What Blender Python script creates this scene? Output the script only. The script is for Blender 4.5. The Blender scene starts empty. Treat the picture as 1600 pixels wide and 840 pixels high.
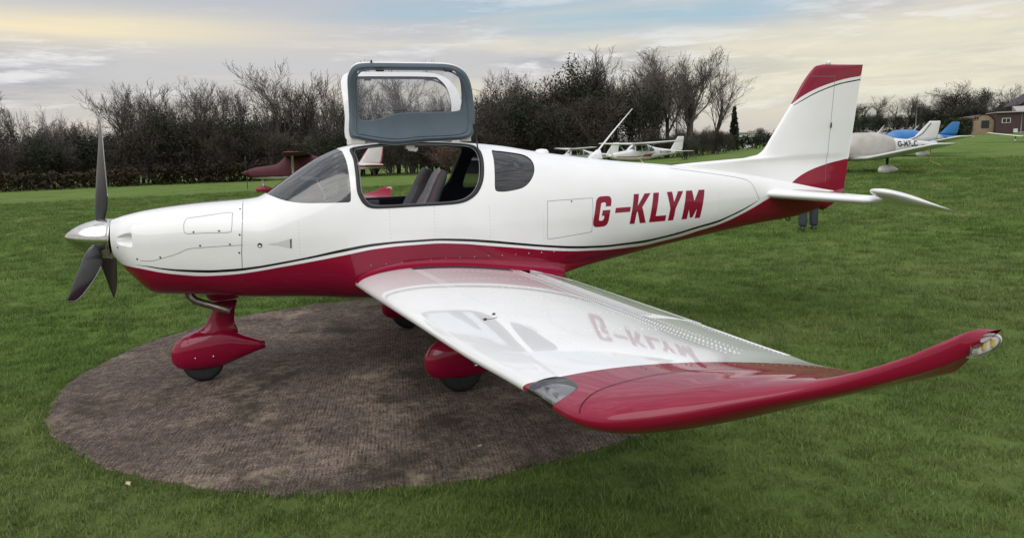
import bpy, bmesh, math, random
import numpy as np
from mathutils import Vector, Matrix
from mathutils.geometry import delaunay_2d_cdt

SC = bpy.context.scene
COL = SC.collection
R = math.radians

# ------------------------------------------------------------------ camera
cam_d = bpy.data.cameras.new('camera')
cam = bpy.data.objects.new('camera', cam_d)
COL.objects.link(cam)
SC.camera = cam
cam_d.sensor_width = 36.0
cam_d.lens = 36.0 * 1147.46 / 1600.0
cam_d.clip_start = 0.05
cam_d.clip_end = 9000
VIEW = np.array([1.4389, -6.0735, 1.7183])
yaw, pitch, roll = R(18.0364), R(-9.2085), R(-1.6954)
_f = Vector((math.sin(yaw) * math.cos(pitch), math.cos(yaw) * math.cos(pitch), math.sin(pitch)))
_r = Vector((math.cos(yaw), -math.sin(yaw), 0))
_u = _r.cross(_f)
_r2 = _r * math.cos(roll) + _u * math.sin(roll)
_u2 = -_r * math.sin(roll) + _u * math.cos(roll)
cam.matrix_world = Matrix(((_r2.x, _u2.x, -_f.x, VIEW[0]), (_r2.y, _u2.y, -_f.y, VIEW[1]),
                           (_r2.z, _u2.z, -_f.z, VIEW[2]), (0, 0, 0, 1)))

# ------------------------------------------------------------------ light, sky, exposure
SUN_EL, SUN_AZ = R(48), R(222)          # azimuth clockwise from +Y: low sun behind the camera, to its left
world = bpy.data.worlds.new('World')
SC.world = world
world.use_nodes = True
def build_sky(nt):
    N, L = nt.nodes, nt.links
    N.clear()
    def nd(t, **k):
        n = N.new(t)
        for a, b in k.items(): setattr(n, a, b)
        return n
    def math_(op, a, b=None, c=None, clamp=False):
        n = nd('ShaderNodeMath', operation=op, use_clamp=clamp)
        for i, s in enumerate((a, b, c)):
            if s is None: continue
            if hasattr(s, 'is_linked'): L.new(s, n.inputs[i])
            else: n.inputs[i].default_value = s
        return n.outputs[0]
    def ramp(fac, stops, interp='EASE'):
        n = nd('ShaderNodeValToRGB'); n.color_ramp.interpolation = interp
        e = n.color_ramp.elements
        while len(e) < len(stops): e.new(0.5)
        for el, (p, c) in zip(e, stops):
            el.position = p; el.color = (*c, 1) if len(c) == 3 else c
        L.new(fac, n.inputs[0]); return n.outputs[0]
    def mix(f, a, b):
        n = nd('ShaderNodeMix', data_type='RGBA')
        if hasattr(f, 'is_linked'): L.new(f, n.inputs[0])
        else: n.inputs[0].default_value = f
        for i, s in ((6, a), (7, b)):
            if hasattr(s, 'is_linked'): L.new(s, n.inputs[i])
            else: n.inputs[i].default_value = (*s, 1)
        return n.outputs[2]
    tc = nd('ShaderNodeTexCoord')
    sep = nd('ShaderNodeSeparateXYZ'); L.new(tc.outputs['Generated'], sep.inputs[0])
    z = sep.outputs['Z']
    def noise(sx, sy, sz, scale, detail, rough, off=(0, 0, 0), dist=0.0):
        m = nd('ShaderNodeMapping'); m.inputs['Scale'].default_value = (sx, sy, sz); m.inputs['Location'].default_value = off
        L.new(tc.outputs['Generated'], m.inputs[0])
        n = nd('ShaderNodeTexNoise'); n.inputs['Scale'].default_value = scale; n.inputs['Detail'].default_value = detail
        n.inputs['Roughness'].default_value = rough; n.inputs['Distortion'].default_value = dist
        L.new(m.outputs[0], n.inputs['Vector']); return n.outputs['Fac']
    sky = nd('ShaderNodeTexSky', sky_type='NISHITA', sun_disc=False, sun_elevation=SUN_EL, sun_rotation=SUN_AZ,
             altitude=80, air_density=1.2, dust_density=3.0, ozone_density=1.2)
    skyc = nd('ShaderNodeVectorMath', operation='SCALE'); L.new(sky.outputs[0], skyc.inputs[0]); skyc.inputs['Scale'].default_value = 0.10
    clear = mix(0.65, skyc.outputs[0], (0.40, 0.63, 0.76))
    # smooth high veil, warm towards the horizon
    veil = ramp(z, [(0.0, (0.56, 0.52, 0.50)), (0.05, (0.63, 0.60, 0.56)), (0.12, (0.60, 0.60, 0.61)), (0.22, (0.50, 0.53, 0.60)), (0.6, (0.85, 0.87, 0.92)), (1.0, (1.0, 1.02, 1.06))])
    bands = noise(1.0, 1.0, 9.0, 1.5, 5, 0.55, (3.1, 0.4, 0.2), 0.3)
    warm = ramp(bands, [(0.46, (0, 0, 0)), (0.60, (1, 1, 1))])
    low = ramp(z, [(0.0, (0.25, 0.25, 0.25)), (0.06, (0.55, 0.55, 0.55)), (0.13, (1, 1, 1)), (0.19, (0.35, 0.35, 0.35)), (0.32, (0, 0, 0))])
    wf = math_('MULTIPLY', warm, low)
    base = mix(math_('MULTIPLY', wf, 0.7), veil, (0.92, 0.83, 0.62))
    # dappled grey cloud
    fine = noise(1.0, 1.0, 7.5, 8.0, 9, 0.66, (0.3, 5.0, 0.0), 0.25)
    big = noise(1.0, 1.0, 7.0, 1.35, 4, 0.5, (7.7, 2.2, 1.3), 0.2)
    gsum = math_('ADD', math_('MULTIPLY', fine, 0.35), math_('MULTIPLY', big, 0.8))
    el = math_('MULTIPLY', z, 0.55)
    gsum = math_('ADD', gsum, el)
    gm = ramp(gsum, [(0.585, (0, 0, 0)), (0.70, (1, 1, 1))])
    greyc = ramp(fine, [(0.38, (0.32, 0.34, 0.41)), (0.62, (0.84, 0.83, 0.83))])
    hi = ramp(z, [(0.0, (1, 1, 1)), (0.2, (1, 1, 1)), (0.6, (1.55, 1.55, 1.55)), (1.0, (1.9, 1.9, 1.9))], 'LINEAR')
    gmul = nd('ShaderNodeMix', data_type='RGBA', blend_type='MULTIPLY'); gmul.inputs[0].default_value = 1
    L.new(greyc, gmul.inputs[6]); L.new(hi, gmul.inputs[7])
    c1 = mix(math_('MULTIPLY', gm, 0.85), base, gmul.outputs[2])
    # sunset glow lying along the left of the sky
    az = math_('MULTIPLY', math_('ARCTAN2', sep.outputs['X'], sep.outputs['Y']), 57.2958)
    def band(z0, w):
        t = math_('DIVIDE', math_('SUBTRACT', z, z0), w); return math_('POWER', 2.718, math_('MULTIPLY', math_('MULTIPLY', t, t), -1.0))
    def sst(v, a, b):
        n = nd('ShaderNodeMapRange', interpolation_type='SMOOTHSTEP'); n.inputs['From Min'].default_value = a; n.inputs['From Max'].default_value = b; L.new(v, n.inputs['Value']); return n.outputs[0]
    streak = noise(1.0, 1.0, 16.0, 3.2, 5, 0.6, (2.0, 0.0, 5.0), 0.5)
    gk = math_('MULTIPLY', math_('MULTIPLY', band(0.150, 0.020), sst(az, 12.0, -14.0)), math_('ADD', math_('MULTIPLY', streak, 1.1), 0.25), clamp=True)
    c1 = mix(gk, c1, (0.97, 0.84, 0.56))
    rk = math_('MULTIPLY', math_('MULTIPLY', band(0.080, 0.060), sst(az, 20.0, 42.0)), math_('ADD', math_('MULTIPLY', streak, 1.2), 0.25), clamp=True)
    c1 = mix(math_('MULTIPLY', rk, 0.9), c1, (0.84, 0.80, 0.60))
    # clear gaps
    gap = noise(1.0, 1.0, 8.5, 1.1, 3, 0.45, (1.9, 8.1, 4.4), 0.2)
    gp = ramp(gap, [(0.55, (0, 0, 0)), (0.64, (1, 1, 1))])
    gl = ramp(z, [(0.10, (0, 0, 0)), (0.15, (1, 1, 1))])
    gf = math_('MULTIPLY', math_('MULTIPLY', gp, gl), 0.6)
    bk = math_('MULTIPLY', math_('MULTIPLY', band(0.162, 0.021), math_('MULTIPLY', sst(az, 12.0, 24.0), sst(az, 44.0, 34.0))), math_('ADD', math_('MULTIPLY', streak, 1.2), 0.15), clamp=True)
    gf = math_('MAXIMUM', gf, bk)
    c2 = mix(gf, c1, clear)
    bg = nd('ShaderNodeBackground'); L.new(c2, bg.inputs['Color']); bg.inputs['Strength'].default_value = 1.0
    out = nd('ShaderNodeOutputWorld'); L.new(bg.outputs[0], out.inputs['Surface'])
build_sky(world.node_tree)

sun_d = bpy.data.lights.new('sun', 'SUN')
sun_d.energy = 1.5
sun_d.angle = R(58)
sun_d.color = (1.0, 0.96, 0.91)
sun = bpy.data.objects.new('sun', sun_d)
COL.objects.link(sun)
_sd = Vector((math.sin(SUN_AZ) * math.cos(SUN_EL), math.cos(SUN_AZ) * math.cos(SUN_EL), math.sin(SUN_EL)))
sun.rotation_euler = _sd.to_track_quat('Z', 'Y').to_euler()

SC.view_settings.view_transform = 'Standard'
SC.view_settings.look = 'None'
SC.view_settings.gamma = 1.0
SC.view_settings.use_curve_mapping = False
SC.view_settings.exposure = 0.0
SC.render.engine = 'CYCLES'
SC.cycles.max_bounces = 8
SC.cycles.transparent_max_bounces = 16
SC.cycles.caustics_reflective = False
SC.cycles.caustics_refractive = False
SC.cycles.use_denoising = True

# ------------------------------------------------------------------ materials
MATS = {}
def new_mat(name):
    m = bpy.data.materials.new(name); m.use_nodes = True
    MATS[name] = m
    return m, m.node_tree, m.node_tree.nodes['Principled BSDF']
def simple(name, col, rough=0.5, metal=0.0, coat=0.0, vary=0.0, vscale=8.0, bump=0.0, bscale=60.0, spec=0.5):
    m, nt, b = new_mat(name)
    b.inputs['Base Color'].default_value = (*col, 1)
    b.inputs['Roughness'].default_value = rough
    b.inputs['Metallic'].default_value = metal
    b.inputs['Coat Weight'].default_value = coat
    b.inputs['Coat Roughness'].default_value = 0.04
    b.inputs['Specular IOR Level'].default_value = spec
    N, L = nt.nodes, nt.links
    tc = N.new('ShaderNodeTexCoord')
    if vary:
        n = N.new('ShaderNodeTexNoise'); n.inputs['Scale'].default_value = vscale; n.inputs['Detail'].default_value = 6
        L.new(tc.outputs['Object'], n.inputs['Vector'])
        r = N.new('ShaderNodeValToRGB'); e = r.color_ramp.elements
        e[0].position = 0.3; e[1].position = 0.7
        e[0].color = (*[c * (1 - vary) for c in col], 1); e[1].color = (*[min(1, c * (1 + vary)) for c in col], 1)
        L.new(n.outputs['Fac'], r.inputs[0]); L.new(r.outputs[0], b.inputs['Base Color'])
    if bump:
        n = N.new('ShaderNodeTexNoise'); n.inputs['Scale'].default_value = bscale; n.inputs['Detail'].default_value = 4
        L.new(tc.outputs['Object'], n.inputs['Vector'])
        k = N.new('ShaderNodeBump'); k.inputs['Strength'].default_value = bump; k.inputs['Distance'].default_value = 0.02
        L.new(n.outputs['Fac'], k.inputs['Height']); L.new(k.outputs[0], b.inputs['Normal'])
    return m
simple('white_paint', (0.82, 0.82, 0.82), 0.45, coat=1.0, vary=0.025, vscale=3, bump=0.03, bscale=3.5, spec=0.12)
simple('red_paint', (0.235, 0.0012, 0.026), 0.4, coat=0.75, vary=0.05, vscale=3, bump=0.03, bscale=3.5, spec=0.1)
simple('black_paint', (0.008, 0.008, 0.012), 0.25, coat=0.5)
simple('seam', (0.16, 0.16, 0.17), 0.7)
simple('faint_seam', (0.42, 0.42, 0.43), 0.6)
simple('screw', (0.07, 0.07, 0.07), 0.45, metal=0.6)
simple('chrome', (0.62, 0.60, 0.58), 0.16, metal=1.0, vary=0.06, vscale=30, bump=0.03, bscale=25)
simple('blade_black', (0.012, 0.012, 0.016), 0.33, coat=0.3, vary=0.3, vscale=14)
simple('blade_edge', (0.33, 0.33, 0.33), 0.4, metal=0.6)
simple('exhaust_metal', (0.26, 0.22, 0.20), 0.38, metal=0.9, vary=0.35, vscale=20)
simple('rubber', (0.012, 0.012, 0.014), 0.75, vary=0.3, vscale=25, bump=0.15, bscale=80)
simple('gasket', (0.018, 0.018, 0.02), 0.6)
simple('lining_dark', (0.014, 0.016, 0.026), 0.55, vary=0.2, vscale=12)
simple('door_lining', (0.105, 0.138, 0.175), 0.55, vary=0.08, vscale=6, bump=0.05, bscale=200)
simple('seat_fabric', (0.13, 0.125, 0.13), 0.85, vary=0.18, vscale=25, bump=0.2, bscale=180)
simple('seat_dark', (0.03, 0.03, 0.038), 0.7, vary=0.2, vscale=25, bump=0.15, bscale=160)
simple('seat_piping', (0.16, 0.012, 0.02), 0.6)
simple('walkway', (0.045, 0.045, 0.048), 0.95, vary=0.4, vscale=160, bump=0.8, bscale=300)
simple('bracket', (0.62, 0.60, 0.57), 0.5)
simple('silver', (0.75, 0.75, 0.75), 0.25, metal=0.9)
simple('sill_metal', (0.22, 0.22, 0.23), 0.45, metal=0.6)
simple('reflector', (0.80, 0.81, 0.82), 0.25, metal=0.4)
simple('lamp_white', (0.75, 0.74, 0.7), 0.35)
simple('lamp_amber', (0.75, 0.55, 0.16), 0.35)
simple('navy', (0.012, 0.016, 0.04), 0.35, coat=0.4)
simple('maroon_cover', (0.085, 0.016, 0.028), 0.75, vary=0.2, vscale=3)
simple('grey_cover', (0.42, 0.40, 0.37), 0.85, vary=0.12, vscale=2.5, bump=0.4, bscale=3)
simple('blue_paint', (0.012, 0.15, 0.40), 0.4, coat=0.3, vary=0.08, vscale=3)
simple('white_far', (0.66, 0.66, 0.65), 0.4, coat=0.3, vary=0.06, vscale=2)
simple('red_far', (0.26, 0.012, 0.035), 0.4, coat=0.3)
simple('dark_glass_far', (0.02, 0.024, 0.03), 0.08, coat=0.5)
simple('rope', (0.5, 0.42, 0.12), 0.8)
simple('trouser', (0.034, 0.038, 0.052), 0.9, vary=0.2, vscale=20, bump=0.3, bscale=40)
simple('jacket', (0.05, 0.05, 0.055), 0.85, vary=0.15, vscale=10)
simple('shoe', (0.012, 0.012, 0.013), 0.5)
simple('skin', (0.45, 0.27, 0.2), 0.55)
simple('hair', (0.06, 0.04, 0.03), 0.7)

def glass_mat(name, tint, rough=0.02, gloss=0.9, ior=1.5):
    m, nt, b = new_mat(name)
    N, L = nt.nodes, nt.links
    N.remove(b)
    out = N['Material Output']
    t = N.new('ShaderNodeBsdfTransparent'); t.inputs[0].default_value = (*tint, 1)
    g = N.new('ShaderNodeBsdfGlossy'); g.inputs['Roughness'].default_value = rough; g.inputs['Color'].default_value = (gloss, gloss, gloss, 1)
    fr = N.new('ShaderNodeFresnel'); fr.inputs['IOR'].default_value = ior
    mx = N.new('ShaderNodeMixShader')
    L.new(fr.outputs[0], mx.inputs[0]); L.new(t.outputs[0], mx.inputs[1]); L.new(g.outputs[0], mx.inputs[2])
    L.new(mx.outputs[0], out.inputs['Surface'])
    return m
glass_mat('windscreen_glass', (0.52, 0.52, 0.55), 0.06, .95, 1.9)
glass_mat('tinted_glass', (0.34, 0.36, 0.42), 0.04, .95, 1.75)
glass_mat('door_glass', (0.80, 0.81, 0.83), 0.02)
glass_mat('lens_glass', (0.93, 0.94, 0.95), 0.02, 1.0, 1.3)
glass_mat('cover_glass', (0.86, 0.87, 0.88), 0.02, 1.0, 1.8)
simple('tip_seam', (0.04, 0.001, 0.006), 0.6)

# ------------------------------------------------------------------ object helpers
def link(o, parent=None):
    COL.objects.link(o)
    if parent is not None:
        o.parent = parent
        o.matrix_parent_inverse = parent.matrix_basis.inverted() if parent.get('_world_parts') else Matrix()
    return o
def tag(o, label=None, cat=None, group=None, kind=None):
    if label: o['label'] = label
    if cat: o['category'] = cat
    if group: o['group'] = group
    if kind: o['kind'] = kind
    return o
def empty(name, loc=(0, 0, 0), rz=0.0, world_parts=False):
    o = bpy.data.objects.new(name, None)
    o.location = loc; o.rotation_euler = (0, 0, rz); o.empty_display_size = 0.3
    if world_parts: o['_world_parts'] = 1
    COL.objects.link(o)
    return o
def mesh_obj(name, V, F, mats, parent=None, idx=None, smooth=True, normals=None):
    me = bpy.data.meshes.new(name)
    me.from_pydata([tuple(map(float, v)) for v in V], [], [tuple(map(int, f)) for f in F])
    for m in (mats if isinstance(mats, (list, tuple)) else [mats]): me.materials.append(MATS[m])
    if idx is not None: me.polygons.foreach_set('material_index', np.asarray(idx, dtype=np.int32))
    me.polygons.foreach_set('use_smooth', np.full(len(me.polygons), bool(smooth)))
    me.update()
    if normals is not None:
        me.normals_split_custom_set_from_vertices([tuple(map(float, n)) for n in normals])
    o = bpy.data.objects.new(name, me)
    return link(o, parent)
class MB:
    """collects shapes, then becomes ONE mesh object"""
    def __init__(s): s.V = []; s.F = []; s.I = []
    def add(s, V, F, mi=0):
        b = len(s.V); s.V += [tuple(map(float, v)) for v in V]; s.F += [tuple(b + int(i) for i in f) for f in F]; s.I += [mi] * len(F)
        return s
    def box(s, c, d, mi=0, rot=None, taper=1.0):
        cx, cy, cz = c; a, b, h = d[0] / 2, d[1] / 2, d[2] / 2
        V = [Vector((x * a * (taper if z > 0 else 1), y * b * (taper if z > 0 else 1), z * h)) for z in (-1, 1) for x, y in ((-1, -1), (1, -1), (1, 1), (-1, 1))]
        if rot is not None: V = [rot @ v for v in V]
        V = [(v.x + cx, v.y + cy, v.z + cz) for v in V]
        return s.add(V, [(3, 2, 1, 0), (4, 5, 6, 7), (0, 1, 5, 4), (1, 2, 6, 5), (2, 3, 7, 6), (3, 0, 4, 7)], mi)
    def tube(s, pts, rad, n=8, mi=0, caps=True, flat=None):
        pts = [Vector(p) for p in pts]; rad = [rad] * len(pts) if not hasattr(rad, '__len__') else rad
        V = []; F = []; up = None
        for i, p in enumerate(pts):
            t = (pts[min(i + 1, len(pts) - 1)] - pts[max(i - 1, 0)]).normalized()
            if up is None:
                up = Vector((0, 0, 1)) if abs(t.z) < .9 else Vector((1, 0, 0))
            a = t.cross(up).normalized(); b = a.cross(t).normalized(); up = b
            for k in range(n):
                w = 2 * math.pi * k / n
                V.append(p + a * math.cos(w) * rad[i] + b * math.sin(w) * rad[i] * (flat or 1))
        m = len(pts)
        for i in range(m - 1):
            for k in range(n):
                k2 = (k + 1) % n
                F.append((i * n + k, i * n + k2, (i + 1) * n + k2, (i + 1) * n + k))
        if caps: F.append(tuple(range(n))); F.append(tuple(reversed(range((m - 1) * n, m * n))))
        return s.add(V, F, mi)
    def rings(s, rings, mi=0, caps=True, closed=True):
        n = len(rings[0]); V = [p for r in rings for p in r]; F = []
        for i in range(len(rings) - 1):
            for k in range(n if closed else n - 1):
                k2 = (k + 1) % n
                F.append((i * n + k, i * n + k2, (i + 1) * n + k2, (i + 1) * n + k))
        if caps: F.append(tuple(reversed(range(n)))); F.append(tuple(range((len(rings) - 1) * n, len(rings) * n)))
        return s.add(V, F, mi)
    def build(s, name, mats, parent=None, smooth=True):
        return mesh_obj(name, s.V, s.F, mats, parent, s.I, smooth)
def bevel(o, w=0.01, seg=2):
    m = o.modifiers.new('bevel', 'BEVEL'); m.width = w; m.segments = seg; m.limit_method = 'ANGLE'; m.angle_limit = R(35)
    return o
def copy_thing(o, parent=None):
    c = o.copy(); COL.objects.link(c)
    if parent is not None: c.parent = parent
    for ch in o.children: copy_thing(ch, c)
    return c

def pchip(xs,ys):
    xs=np.asarray(xs,float);ys=np.asarray(ys,float);h=np.diff(xs);d=np.diff(ys)/h
    m=np.zeros(len(xs));m[0]=d[0];m[-1]=d[-1]
    for i in range(1,len(xs)-1):
        if d[i-1]*d[i]>0:
            w1=2*h[i]+h[i-1];w2=h[i]+2*h[i-1];m[i]=(w1+w2)/(w1/d[i-1]+w2/d[i])
    def f(x):
        x=np.clip(np.asarray(x,float),xs[0],xs[-1]);i=np.clip(np.searchsorted(xs,x)-1,0,len(xs)-2)
        t=(x-xs[i])/h[i];t2=t*t;t3=t2*t
        return (2*t3-3*t2+1)*ys[i]+(t3-2*t2+t)*h[i]*m[i]+(-2*t3+3*t2)*ys[i+1]+(t3-t2)*h[i]*m[i+1]
    return f
f_top=pchip([.325,.4,.563,.785,1.012,1.243,1.34,1.40,1.487,1.64,1.844,2.022,2.149,2.565,3.081,3.334,3.623,4.044,4.419,4.875,5.35,5.95,6.4,6.86],
            [1.297,1.32,1.354,1.378,1.393,1.402,1.412,1.437,1.493,1.596,1.715,1.78,1.797,1.812,1.783,1.755,1.704,1.642,1.594,1.548,1.49,1.41,1.33,1.22])
f_bot=pchip([.325,.40,.46,.52,.58,.65,.86,1.18,1.65,2.0,2.6,3.2,3.65,4.2,4.85,5.35,5.94,6.39,6.86],
            [1.005,.91,.84,.775,.735,.725,.71,.67,.637,.607,.585,.59,.635,.705,.797,.865,.937,.98,1.085])
f_w=pchip([.325,.36,.42,.5,.65,.86,1.2,1.6,2.0,3.0,3.6,4.4,5.2,5.95,6.4,6.86],[.165,.205,.265,.315,.37,.42,.49,.55,.575,.575,.53,.40,.27,.15,.09,.03])
f_zm=pchip([.325,.6,1.2,2,3,4,5,6,6.86],[1.15,1.08,1.07,1.08,1.08,1.10,1.15,1.19,1.16])
f_nu=pchip([.325,.5,1.0,1.4,2,3,4,5,6.86],[2.0,2.8,3.2,2.6,2.15,2.15,2.2,2.2,2.0])
f_nl=pchip([.325,.5,1.0,1.8,2.2,3,3.6,4.2,5,6.86],[2.0,2.6,3.2,3.8,5.0,5.0,3.8,2.8,2.4,2.0])
def fus(x,v):
    """port-side surface point, x along the fuselage, v 0 keel .. 1 crown"""
    x=np.asarray(x,float);v=np.asarray(v,float)
    a=(v-.5)*np.pi;ca=np.maximum(np.cos(a),0);sa=np.abs(np.sin(a))
    up=v>=.5
    n=np.where(up,f_nu(x),f_nl(x));zm=f_zm(x);H=np.where(up,f_top(x)-zm,zm-f_bot(x))
    y=f_w(x)*ca**(2/n);z=zm+np.where(up,1,-1)*H*sa**(2/n)
    return np.stack([x+0*v,-y,z],-1)
def v_of_z(x,z):
    x=np.asarray(x,float);z=np.asarray(z,float);zm=f_zm(x);up=z>=zm
    n=np.where(up,f_nu(x),f_nl(x));H=np.where(up,f_top(x)-zm,zm-f_bot(x))
    s=np.clip(np.abs(z-zm)/H,0,1)**(n/2);a=np.arcsin(np.clip(s,0,1))
    return .5+np.where(up,1,-1)*a/np.pi

w_xl=pchip([.4,4.0,4.2,4.35,4.45,4.53,4.62,4.69,4.73,4.765],[1.995,2.125,2.13,2.14,2.18,2.28,2.49,2.72,2.93,3.07])
w_xt=pchip([.4,3.0,4.0,4.2,4.45,4.6,4.7,4.765],[3.70,3.32,3.125,3.085,3.09,3.105,3.12,3.14])
w_zl=pchip([.4,2.6,3.4,4.0,4.2,4.35,4.45,4.55,4.62,4.69,4.73,4.765],[.747,.889,.943,.999,1.014,1.02,1.028,1.055,1.090,1.130,1.170,1.222])
w_zt=pchip([.4,4.2,4.35,4.5,4.6,4.66,4.70,4.735,4.765],[.67,1.003,1.025,1.052,1.078,1.105,1.155,1.222,1.242])
w_th=pchip([.4,4.2,4.4,4.5,4.58,4.65,4.70,4.74,4.755,4.765],[.195,.118,.125,.115,.085,.056,.052,.068,.06,.02])
def wing(e,s):
    """port wing: e metres out from the centreline, s 0 upper trailing edge, .5 leading edge, 1 lower trailing edge"""
    e=np.asarray(e,float);s=np.asarray(s,float);th=2*np.pi*s;xc=(1+np.cos(th))/2
    xl=w_xl(e);c=w_xt(e)-xl;zl=w_zl(e);zt=w_zt(e)
    yt=w_th(e)*5*(.2969*np.sqrt(xc)-.126*xc-.3516*xc**2+.2843*xc**3-.1036*xc**4)
    X=xl+xc*c;Z=zl+(zt-zl)*xc+.02*c*4*xc*(1-xc)*(s*0+1)+np.where(s<.5,1,-1)*yt
    return np.stack([X,-e+0*s,Z],-1)
def inside(poly, X, Y):
    poly = np.asarray(poly, float); c = np.zeros(np.shape(X), bool); j = len(poly) - 1
    for i in range(len(poly)):
        xi, yi = poly[i]; xj, yj = poly[j]
        if yi != yj:
            c ^= ((yi > Y) != (yj > Y)) & (X < (xj - xi) * (Y - yi) / (yj - yi) + xi)
        j = i
    return c
def dense(pl, step, closed=True):
    pl = [np.asarray(p, float) for p in pl]; out = []
    n = len(pl)
    for i in range(n if closed else n - 1):
        a, b = pl[i], pl[(i + 1) % n]; k = max(1, int(math.ceil(np.linalg.norm(b - a) / step)))
        out += [a + (b - a) * t / k for t in range(k)]
    if not closed: out.append(pl[-1])
    return np.array(out)
def smooth_loop(pl, k=8, closed=True):
    """Catmull-Rom through the given points"""
    P = np.asarray(pl, float); n = len(P); out = []
    for i in range(n if closed else n - 1):
        if closed: p0, p1, p2, p3 = P[i - 1], P[i], P[(i + 1) % n], P[(i + 2) % n]
        else: p0, p1, p2, p3 = P[max(i - 1, 0)], P[i], P[i + 1], P[min(i + 2, n - 1)]
        for t in np.arange(k) / k:
            out.append(.5 * (2 * p1 + (p2 - p0) * t + (2 * p0 - 5 * p1 + 4 * p2 - p3) * t * t + (3 * p1 - p0 - 3 * p2 + p3) * t ** 3))
    if not closed: out.append(P[-1])
    return np.array(out)
def surf_normals(S, U, V, e=1e-4):
    du = S(U + e, V) - S(U - e, V); dv = S(U, np.minimum(V + e, 1)) - S(U, np.maximum(V - e, 0))
    n = np.cross(du, dv); l = np.linalg.norm(n, axis=-1, keepdims=True)
    return n / np.maximum(l, 1e-12)
def cdt(us, vs, vk, loops, lines):
    """triangulate the (u, v) grid so that every loop and line becomes mesh edges; vk scales v to metres"""
    gu, gv = np.meshgrid(us, vs); pts = [np.stack([gu.ravel(), gv.ravel() * vk], -1)]; edges = []; b = gu.size
    nu, nv = len(us), len(vs)
    hull = [i for i in range(nu)] + [j * nu + nu - 1 for j in range(1, nv)] + [(nv - 1) * nu + i for i in range(nu - 2, -1, -1)] + [j * nu for j in range(nv - 2, 0, -1)]
    edges += [(hull[i], hull[(i + 1) % len(hull)]) for i in range(len(hull))]
    for l, cl in [(l, True) for l in loops] + [(l, False) for l in lines]:
        l = np.array(l, float); l[:, 1] *= vk; m = len(l); pts.append(l)
        edges += [(b + i, b + (i + 1) % m) for i in range(m if cl else m - 1)]; b += m
    pts = np.concatenate(pts)
    r = delaunay_2d_cdt([Vector(p) for p in pts], edges, [], 0, 1e-5)
    V = np.array([tuple(v) for v in r[0]]); F = np.array([tuple(f) for f in r[2]])
    V[:, 1] /= vk
    return V, F
def surf_mesh(name, S, V, F, keep, idx, mats, parent, sides=(1,), offset=0.0, out=1.0, smooth=True):
    """map kept (u, v) triangles through S; sides: 1 port, -1 mirrored"""
    F = F[keep]; idx = np.asarray(idx)[keep] if idx is not None else np.zeros(len(F), int)
    used, inv = np.unique(F, return_inverse=True); F = inv.reshape(-1, 3); U = V[used]
    P = S(U[:, 0], U[:, 1]); Nn = surf_normals(S, U[:, 0], U[:, 1]) * out
    P = P + Nn * offset
    fn = np.cross(P[F[:, 1]] - P[F[:, 0]], P[F[:, 2]] - P[F[:, 0]])
    flip = np.einsum('ij,ij->i', fn, Nn[F].mean(1)) < 0
    F = np.where(flip[:, None], F[:, ::-1], F)
    VV, FF, NN, II = [], [], [], []
    b = 0
    for s in sides:
        m = np.array([1, s, 1])
        VV.append(P * m); NN.append(Nn * m); FF.append((F if s == 1 else F[:, ::-1]) + b); II.append(idx); b += len(P)
    return mesh_obj(name, np.concatenate(VV), np.concatenate(FF), mats, parent, np.concatenate(II), smooth, np.concatenate(NN))
def tri_c(V, F): c = V[F].mean(1); return c[:, 0], c[:, 1]
def patch(name, S, loop, mats, parent, step=0.04, vk=1.5, sides=(1,), offset=0.0012, out=1.0):
    """the piece of surface S inside a (u, v) loop"""
    L = np.asarray(loop, float); u0, v0 = L.min(0); u1, v1 = L.max(0)
    us = np.linspace(u0 - 1e-3, u1 + 1e-3, max(3, int((u1 - u0) / step) + 2)); vs = np.linspace(v0 - 1e-3, v1 + 1e-3, max(3, int((v1 - v0) * vk / step) + 2))
    V, F = cdt(us, np.clip(vs, 0, 1), vk, [L], [])
    cu, cv = tri_c(V, F)
    return surf_mesh(name, S, V, F, inside(L, cu, cv), None, mats, parent, sides, offset, out)
def ribbon(mb, S, line, w, off, out, vk=1.5, mi=0, sides=(1,), closed=False):
    """thin strip lying on S along a (u, v) line"""
    L = np.asarray(line, float); P = S(L[:, 0], L[:, 1]); Nn = surf_normals(S, L[:, 0], L[:, 1]) * out
    if closed: T = np.roll(P, -1, 0) - np.roll(P, 1, 0)
    else: T = np.gradient(P, axis=0)
    B = np.cross(T, Nn); B /= np.maximum(np.linalg.norm(B, axis=1, keepdims=True), 1e-9)
    n = len(P)
    for s in sides:
        m = np.array([1, s, 1])
        V = list((P + B * w / 2 + Nn * off) * m) + list((P - B * w / 2 + Nn * off) * m)
        F = [(i, (i + 1) % n, n + (i + 1) % n, n + i) for i in range(n if closed else n - 1)]
        mb.add(V, F, mi)
def fz(pl):
    """side-view (x, z) points -> fuselage (x, v)"""
    pl = np.asarray(pl, float); return np.stack([pl[:, 0], v_of_z(pl[:, 0], pl[:, 1])], -1)
def round_poly(pts, n=5):
    """polygon corners given as (x, y, radius)"""
    out = []; m = len(pts)
    for i in range(m):
        p = np.array(pts[i][:2], float); r = pts[i][2] if len(pts[i]) > 2 else 0
        if r == 0: out.append(p); continue
        a = np.array(pts[i - 1][:2], float) - p; b = np.array(pts[(i + 1) % m][:2], float) - p
        a = p + a / np.linalg.norm(a) * r; b = p + b / np.linalg.norm(b) * r
        for t in np.linspace(0, 1, n): out.append((1 - t) ** 2 * a + 2 * t * (1 - t) * p + t * t * b)
    return np.array(out)

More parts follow.
